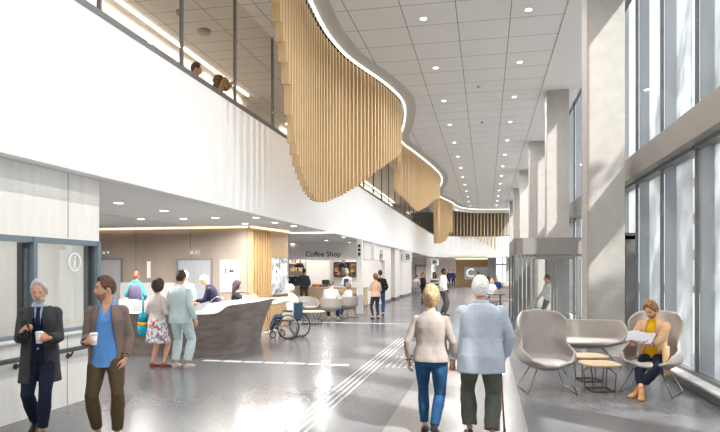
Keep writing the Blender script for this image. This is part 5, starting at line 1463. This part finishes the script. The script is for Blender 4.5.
gr, gl = P.grip['R'], P.grip['L']; mid = (gr + gl) / 2
dv = (gl - gr); ang = atan2(dv.y, dv.x)
for k in range(2):
    bm = new(); rows = [[V((-.17 + .34 * j / 8, (v - .25) * .24 * cos(.5) , (v - .25) * .24 * sin(.5) + .012 * sin(j * .8) + .004 * k)) for j in range(9)] for v in (0, .33, .66, 1)]
    strip(bm, rows); o = obj('paper_sheet', bm, mat('paper_print_%d' % k, ((200, 200, 206), (184, 186, 194))[k], .7, var=.1, scale=40), loc=mid + V((0, 0, .035 + .014 * k)), rot=(0, 0, ang + .12 * k)); s_ = o.modifiers.new('t', 'SOLIDIFY'); s_.thickness = .0015
    tag(o, ('printed paper sheet held by the seated man in camel, upper of two', 'printed paper sheet held by the seated man in camel, lower of two')[1 - k], 'paper')
# 5 couple at the desk
PF = person('dark curly haired woman in a floral skirt standing at the reception desk', ground(157.5, 367), R(-20), 1.56, 'f', fine=True, hair=('bob', (58, 42, 36)), skin=(220, 164, 136), wide=1.0, head=(-.25, 0, 0),
    feet={'L': (-.10, -.05, 0, .15), 'R': (.13, .05, 0, -.25)}, hands={'L': (-.22, .16, .98), 'R': (.20, .22, 1.05)}, clothes=[dict(t='skirt', m=floral(), hem=.50, flare=.30, off=.016), dict(t='top', name='cardigan', m=beige, off=.022, hem=.94, sleeve=.85, folds=.004), dict(t='shoes', m=mat('sandal_brown', (132, 70, 48), .5))])
P = person('man in an ice blue suit standing at the desk seen from behind', ground(180.5, 367.5), R(-8), 1.72, fine=True, hair=('short', (52, 42, 38)), skin=(214, 158, 128), wide=1.06, head=(.25, .1, 0), feet={'L': (-.12, 0, 0, .15), 'R': (.12, .03, 0, -.15)}, hands={'L': (-.24, .1, .92), 'R': (.285, .04, .90)},
    clothes=[dict(t='trousers', m=ice, off=.028, cuff=.016, folds=.006), dict(t='top', name='jacket', m=ice, off=.034, hem=.82, sleeve=.95, folds=.010, collar=True), dict(t='shoes', m=mat('pale_shoe', (190, 188, 176), .6))])
w = PF.w(PF.J['elL']); t = thing('shoulder_bag', 'turquoise and yellow bag hanging from the arm of the floral skirt woman', 'bag', (w.x - .09, w.y + .0, w.z - .42), R(-60), scale=1.3)
bm = new(); loft(bm, [[V((a * cos(2 * pi * k / 20), b_ * sin(2 * pi * k / 20), z)) for k in range(20)] for a, b_, z in ((.13, .06, 0), (.16, .075, .04), (.15, .07, .13))]); obj('lower_bag', bm, fab('bag_turquoise', (34, 156, 178)), t, smooth=True)
bm = new(); loft(bm, [[V((a * cos(2 * pi * k / 20), b_ * sin(2 * pi * k / 20), z)) for k in range(20)] for a, b_, z in ((.15, .07, .13), (.145, .066, .18))]); obj('yellow_band', bm, fab('bag_yellow', (222, 170, 50)), t, smooth=True)
bm = new(); loft(bm, [[V((a * cos(2 * pi * k / 20), b_ * sin(2 * pi * k / 20), z)) for k in range(20)] for a, b_, z in ((.145, .066, .18), (.125, .05, .30))]); obj('upper_bag', bm, fab('bag_turquoise', (34, 156, 178)), t, smooth=True)
bm = new(); tube(bm, bez([(-.09, 0, .29), (-.06, 0, .48), (.03, 0, .50), (.09, 0, .29)], 6), .010, 8); obj('strap', bm, fab('bag_turquoise', (34, 156, 178)), t, smooth=True)
# 6 visitors behind the desk
P = person('visitor in a teal coat with a plum backpack before the brown wall under the numeral', at(136, 15.9), R(25), 1.70, 'f', hair=('buzz', (150, 92, 70)), skin=(206, 150, 120), hands={'L': (-.2, .25, 1.1), 'R': (.2, .2, 1.0)}, clothes=[dict(t='trousers', m=grey_c), dict(t='top', name='coat', m=teal, off=.035, hem=.75, flare=1.08), dict(t='shoes', m=dark_shoe), dict(t='scarf', m=fab('scarf_teal', (70, 170, 180)))])
o = P.o; bm = new(); loft(bm, [[V((a * cos(q) , -.22 + b_ * sin(q), z)) for q in [2 * pi * k / 18 for k in range(18)]] for a, b_, z in ((.12, .07, .92), (.16, .10, .98), (.16, .10, 1.25), (.12, .07, 1.36))])
c_ = o.location; bmesh.ops.rotate(bm, matrix=M.Rotation(o.rotation_euler.z, 3, 'Z'), verts=bm.verts); tag(obj('backpack', bm, plum, loc=(c_.x, c_.y, 0), smooth=True), 'plum coloured backpack on the visitor in the teal coat', 'backpack')
person('white haired visitor in pale blue beyond the man in the ice blue suit', at(185, 15.2), R(30), 1.70, hair=('short', (224, 224, 222)), clothes=[dict(t='trousers', m=grey_c), dict(t='top', name='shirt', m=fab('sky_shirt', (176, 206, 230)), off=.03, hem=.85), dict(t='shoes', m=dark_shoe)])
person('stooping desk worker in navy with a pale cap reaching to the tray', at(217, 14.5), R(100), 1.66, lean=.42, hair=('cap', (206, 196, 180)), head=(.1, .1, 0), hands={'L': (-.14, .50, 1.08), 'R': (.18, .52, 1.02)}, clothes=[dict(t='trousers', m=black_c), dict(t='top', name='pullover', m=fab('midnight', (44, 42, 66)), off=.028, hem=.88, collar=True), dict(t='shoes', m=dark_shoe)])
q = at(238, 15.4)
person('dark haired receptionist in black sitting behind the high end of the desk', q, R(-75), 1.66, 'f', seated=True, pelvis=(0, -.05, .74), hair=('long', (56, 40, 42)), skin=(226, 172, 148), head=(.1, .1, 0), feet={'L': (-.12, .42, 0, 0), 'R': (.12, .42, 0, 0)}, hands={'L': (-.18, .36, 1.13), 'R': (.18, .40, 1.13)}, clothes=[dict(t='trousers', m=black_c), dict(t='top', name='blouse', m=black_c, off=.022, hem=.89), dict(t='shoes', m=dark_shoe)])
t = thing('desk_stool', 'dark office stool under the receptionist', 'stool', (q.x - .03, q.y, 0)); bm = new(); lathe(bm, [(.18, .52), (.2, .53), (.2, .565), (.17, .575)], 20); obj('seat', bm, black, t); bm = new(); tube(bm, [(0, 0, .03), (0, 0, .53)], .025); lathe(bm, [(.22, 0), (.22, .02), (.05, .05)], 20); obj('pedestal', bm, chrome, t)
# 7 man in the wheelchair
person('white haired bearded man in a white shirt sitting in the wheelchair', WC, WCR, 1.70, seated=True, pelvis=(0, -.08, .60), lean=.08, hair=('short', (214, 212, 206)), beard=(216, 214, 210), skin=(218, 160, 134), head=(.1, .05, 0), feet={'L': (-.12, .56, .10, .05), 'R': (.12, .56, .10, -.05)}, hands={'L': (-.16, .48, .92), 'R': (.17, .50, 1.02)},
       clothes=[dict(t='trousers', m=fab('dark_jeans', (44, 66, 88)), leg=1.9), dict(t='top', name='shirt', m=white_c, off=.030, hem=.89, collar=True, folds=.006), dict(t='shoes', m=mat('trainer', (200, 196, 186), .6))])
# 8 coffee shop
person('dark dressed man with his back turned at the coffee counter', at(304, 28.2), R(15), 1.80, hair=('short', (34, 28, 28)), skin=(150, 104, 80), hands={'L': (-.22, .28, 1.05), 'R': (.22, .22, 1.0)}, clothes=[dict(t='trousers', m=olive), dict(t='top', name='jacket', m=fab('ink_jacket', (52, 50, 62)), off=.035, hem=.84), dict(t='shoes', m=dark_shoe)])
person('barista in a white cap and blue apron behind the coffee counter', at(347.3, 30.15), R(165), 1.70, hair=('cap', (226, 232, 240)), hands={'L': (-.2, .28, 1.05), 'R': (.2, .28, 1.05)}, clothes=[dict(t='trousers', m=navy), dict(t='top', name='shirt', m=white_c, off=.024, hem=.88, sleeve=.6), dict(t='apron', m=apron_blue, off=.034), dict(t='shoes', m=dark_shoe)])
person('grey haired guest in a white shirt seen from behind in a lounge chair', LC2, R(5), 1.74, seated=True, pelvis=(0, -.05, .58), lean=.10, wide=1.1, hair=('short', (92, 90, 90)), feet={'L': (-.16, .48, 0, .1), 'R': (.16, .48, 0, -.1)}, hands={'L': (-.2, .34, .78), 'R': (.2, .34, .78)}, clothes=[dict(t='trousers', m=navy), dict(t='top', name='shirt', m=white_c, off=.03, hem=.89), dict(t='shoes', m=mat('trainer', (200, 196, 186), .6))])
person('smaller fair haired guest in white and light jeans sitting side on in a lounge chair', LC3, R(60), 1.55, 'f', seated=True, pelvis=(0, -.05, .63), hair=('bob', (150, 124, 100)), feet={'L': (-.12, .5, 0, .1), 'R': (.12, .5, 0, -.1)}, hands={'L': (-.18, .34, .82), 'R': (.18, .34, .82)}, clothes=[dict(t='trousers', m=jeans_l), dict(t='top', name='blouse', m=white_c, off=.028, hem=.89), dict(t='shoes', m=mat('trainer', (200, 196, 186), .6))])
# 9 standing pair and the others down the hall
person('woman in a tan top and dark leggings standing by the side opening', ground(375.7, 319), R(35), 1.60, 'f', hair=('bun', (120, 84, 62)), skin=(214, 156, 128), hands={'L': (-.12, .30, 1.2), 'R': (.14, .28, 1.15)}, clothes=[dict(t='trousers', m=fab('leggings', (58, 58, 62)), off=.008, cuff=0), dict(t='top', name='top', m=tan_c, off=.028, hem=.88), dict(t='shoes', m=dark_shoe)])
person('dark haired man in a black top and blue jeans beside the woman in tan', ground(380.3, 315.5), R(15), 1.72, hair=('short', (48, 38, 34)), hands={'L': (-.2, .22, 1.05), 'R': (.22, .15, 1.0)}, clothes=[dict(t='trousers', m=denim, off=.02), dict(t='top', name='pullover', m=black_c, off=.03, hem=.9), dict(t='shoes', m=dark_shoe)])
person('dark haired man in a white shirt and dark trousers standing beyond the blonde woman', ground(443.3, 316), R(-95), 1.80, hair=('buzz', (30, 26, 26)), skin=(104, 74, 60), feet={'L': (-.1, .05, 0, .1), 'R': (.1, -.05, 0, -.1)}, hands={'L': (-.24, .10, .95), 'R': (.25, .12, .98)}, clothes=[dict(t='trousers', m=fab('graphite', (72, 72, 70)), off=.022), dict(t='top', name='shirt', m=white_c, off=.026, hem=.93, collar=True), dict(t='shoes', m=dark_shoe)])
person('woman in black leaning against the wall near the waiting bench', at(423.3, 32), R(-120), 1.62, 'f', lean=-.06, hair=('bun', (120, 106, 60)), skin=(206, 160, 120), hands={'L': (-.12, .26, 1.15), 'R': (.12, .26, 1.12)}, clothes=[dict(t='trousers', m=black_c, off=.015), dict(t='top', name='coat', m=black_c, off=.03, hem=.85), dict(t='shoes', m=dark_shoe)])
person('woman in a striped sweater standing between the woman in black and the man in white', at(434.5, 30), R(170), 1.62, 'f', hair=('long', (40, 32, 30)), skin=(150, 110, 86), hands={'L': (-.10, .24, 1.15), 'R': (.10, .24, 1.12)}, clothes=[dict(t='trousers', m=black_c, off=.015), dict(t='top', name='sweater', m=striped('stripe_knit', (36, 36, 40), (206, 198, 186), .16), off=.03, hem=.88), dict(t='shoes', m=dark_shoe)])
for px, lb in ((449.2, 'man in a dark blue suit at the far end, nearer the pale wall'), (453.2, 'man in a dark blue suit at the far end, nearer the oak wall')):
    person(lb, at(px, 58.5), R(160 if px < 451 else 200), 1.78, hair=('short', (40, 34, 32)), group=None, clothes=[dict(t='trousers', m=navy), dict(t='top', name='jacket', m=fab('suit_blue', (44, 56, 84)), off=.034, hem=.84), dict(t='shoes', m=dark_shoe)])
person('dark haired person in a white top sitting on the bench by the rounded pier', (BEN.x + .05, BEN.y + .1, 0), R(-60), 1.70, seated=True, pelvis=(0, .0, .58), hair=('short', (40, 34, 32)), feet={'L': (-.12, .5, 0, 0), 'R': (.12, .5, 0, 0)}, hands={'L': (-.16, .38, .72), 'R': (.16, .38, .72)}, clothes=[dict(t='trousers', m=grey_c), dict(t='top', name='shirt', m=white_c, off=.028, hem=.89), dict(t='shoes', m=dark_shoe)])
q = gp(491.5, 306.5)
person('long haired woman in white sitting at the dark table', (q.x, q.y + .3, 0), R(165), 1.64, 'f', seated=True, pelvis=(0, 0, .60), hair=('long', (176, 132, 96)), skin=(222, 168, 142), feet={'L': (-.12, .4, 0, 0), 'R': (.12, .4, 0, 0)}, hands={'L': (-.2, .32, .84), 'R': (.2, .32, .84)}, clothes=[dict(t='trousers', m=grey_c), dict(t='top', name='blouse', m=white_c, off=.03, hem=.89), dict(t='shoes', m=dark_shoe)])
t = thing('chair', 'plain grey chair under the woman in white', 'chair', (q.x, q.y + .3, 0), R(165)); bm = new(); cbox(bm, (0, .02, .43), (.42, .42, .04)); obj('seat', bm, grey_c, t, bevel=.01)
bm = new(); cbox(bm, (0, -.22, .68), (.42, .03, .34)); obj('backrest', bm, grey_c, t, bevel=.01)
for sx_ in (-.18, .18):
    for sy_ in (-.2, .2):
        bm = new(); tube(bm, [(sx_, sy_, 0), (sx_, sy_, .42 if sy_ > 0 else .8)], .012, 8); obj('leg', bm, wire_light, t)
q = gp(488, 300); person('person with dark hair and a pinkish top sitting beyond the woman in white', (q.x, q.y, 0), R(150), 1.66, 'f', seated=True, pelvis=(0, 0, .60), hair=('bob', (44, 34, 34)), feet={'L': (-.12, .4, 0, 0), 'R': (.12, .4, 0, 0)}, clothes=[dict(t='trousers', m=grey_c), dict(t='top', name='top', m=fab('rose_top', (206, 170, 156)), off=.03, hem=.89), dict(t='shoes', m=dark_shoe)], hands={'L': (-.16, .36, .74), 'R': (.16, .36, .74)})
person('man in a blue top sitting on the further bench with his back turned', (b2.x - .45, b2.y - .03, 0), R(195), 1.76, seated=True, pelvis=(0, 0, .585), hair=('short', (70, 52, 46)), feet={'L': (-.12, .5, 0, 0), 'R': (.12, .5, 0, 0)}, clothes=[dict(t='trousers', m=grey_c), dict(t='top', name='jacket', m=fab('royal_blue', (46, 66, 120)), off=.034, hem=.89), dict(t='shoes', m=dark_shoe)], hands={'L': (-.16, .36, .74), 'R': (.16, .36, .74)})
person('dark dressed person with bushy hair standing before the grey letter panel', at(478.5, 46), R(120), 1.66, 'f', hair=('bob', (36, 30, 30)), skin=(150, 110, 86), clothes=[dict(t='trousers', m=black_c), dict(t='top', name='coat', m=black_c, off=.03, hem=.85), dict(t='shoes', m=dark_shoe)])
person('visitor in white seen through the glass of the entrance box', (1.95, 20.3, 0), R(80), 1.58, hair=('short', (60, 50, 46)), hands={'L': (-.1, .3, .95), 'R': (.15, .3, .95)}, clothes=[dict(t='trousers', m=grey_c), dict(t='top', name='shirt', m=white_c, off=.03, hem=.85), dict(t='shoes', m=dark_shoe)])
# 10 upstairs
q = on_x(195, 100, -5.56); person('man in a blue grey jacket leaning on the upper balcony rail', (q.x, q.y, 4.08), R(-70), 1.70, hair=('short', (64, 48, 40)), head=(.2, .1, 0), hands={'L': (-.2, .20, 1.05), 'R': (.2, .2, 1.05)}, clothes=[dict(t='trousers', m=grey_c), dict(t='top', name='jacket', m=fab('slate_jacket', (84, 92, 110)), off=.034, hem=.85), dict(t='shoes', m=dark_shoe)])
q = on_x(218, 100, -5.56); person('woman in a tan jacket raising a hand to her face on the upper balcony', (q.x, q.y, 4.08), R(-50), 1.78, 'f', hair=('long', (96, 66, 48)), hands={'L': (-.06, .22, 1.52), 'R': (.08, .24, 1.56)}, handdir={'L': (.1, .4, .9), 'R': (-.1, .4, .9)}, clothes=[dict(t='trousers', m=grey_c), dict(t='top', name='jacket', m=fab('sand_jacket', (168, 146, 118)), off=.034, hem=.85), dict(t='shoes', m=dark_shoe)])
# ---------------------------------------------------------------- light and camera
w = bpy.data.worlds.new('sky'); sc.world = w; w.use_nodes = True
bg = w.node_tree.nodes['Background']; bg.inputs['Color'].default_value = (.975, .985, 1.0, 1); bg.inputs['Strength'].default_value = 2.5
sun = bpy.data.lights.new('sun', 'SUN'); sun.energy = 15; sun.angle = R(1.6); sun.color = (1, .965, .91)
so = bpy.data.objects.new('sun', sun); C.objects.link(so)
so.rotation_euler = V((-1, .72, -1.3)).to_track_quat('-Z', 'Y').to_euler()
cam = bpy.data.cameras.new('camera'); co = bpy.data.objects.new('camera', cam); C.objects.link(co)
co.location = (0, 0, EYE); co.rotation_euler = (R(90), 0, TH)
cam.sensor_width = 36; cam.lens = 36 * F / 720; cam.shift_x = 0; cam.shift_y = (270 - 216) / 720.0
cam.clip_end = 300; cam.clip_start = .05
sc.camera = co
sc.view_settings.view_transform = 'Standard'; sc.view_settings.look = 'None'; sc.view_settings.gamma = 1; sc.view_settings.use_curve_mapping = False
sc.view_settings.exposure = -0.52
sc.cycles.use_denoising = True
sc.cycles.max_bounces = 10; sc.cycles.diffuse_bounces = 6; sc.cycles.transparent_max_bounces = 24; sc.cycles.sample_clamp_indirect = 8
bpy.data.scenes.remove(TMP)
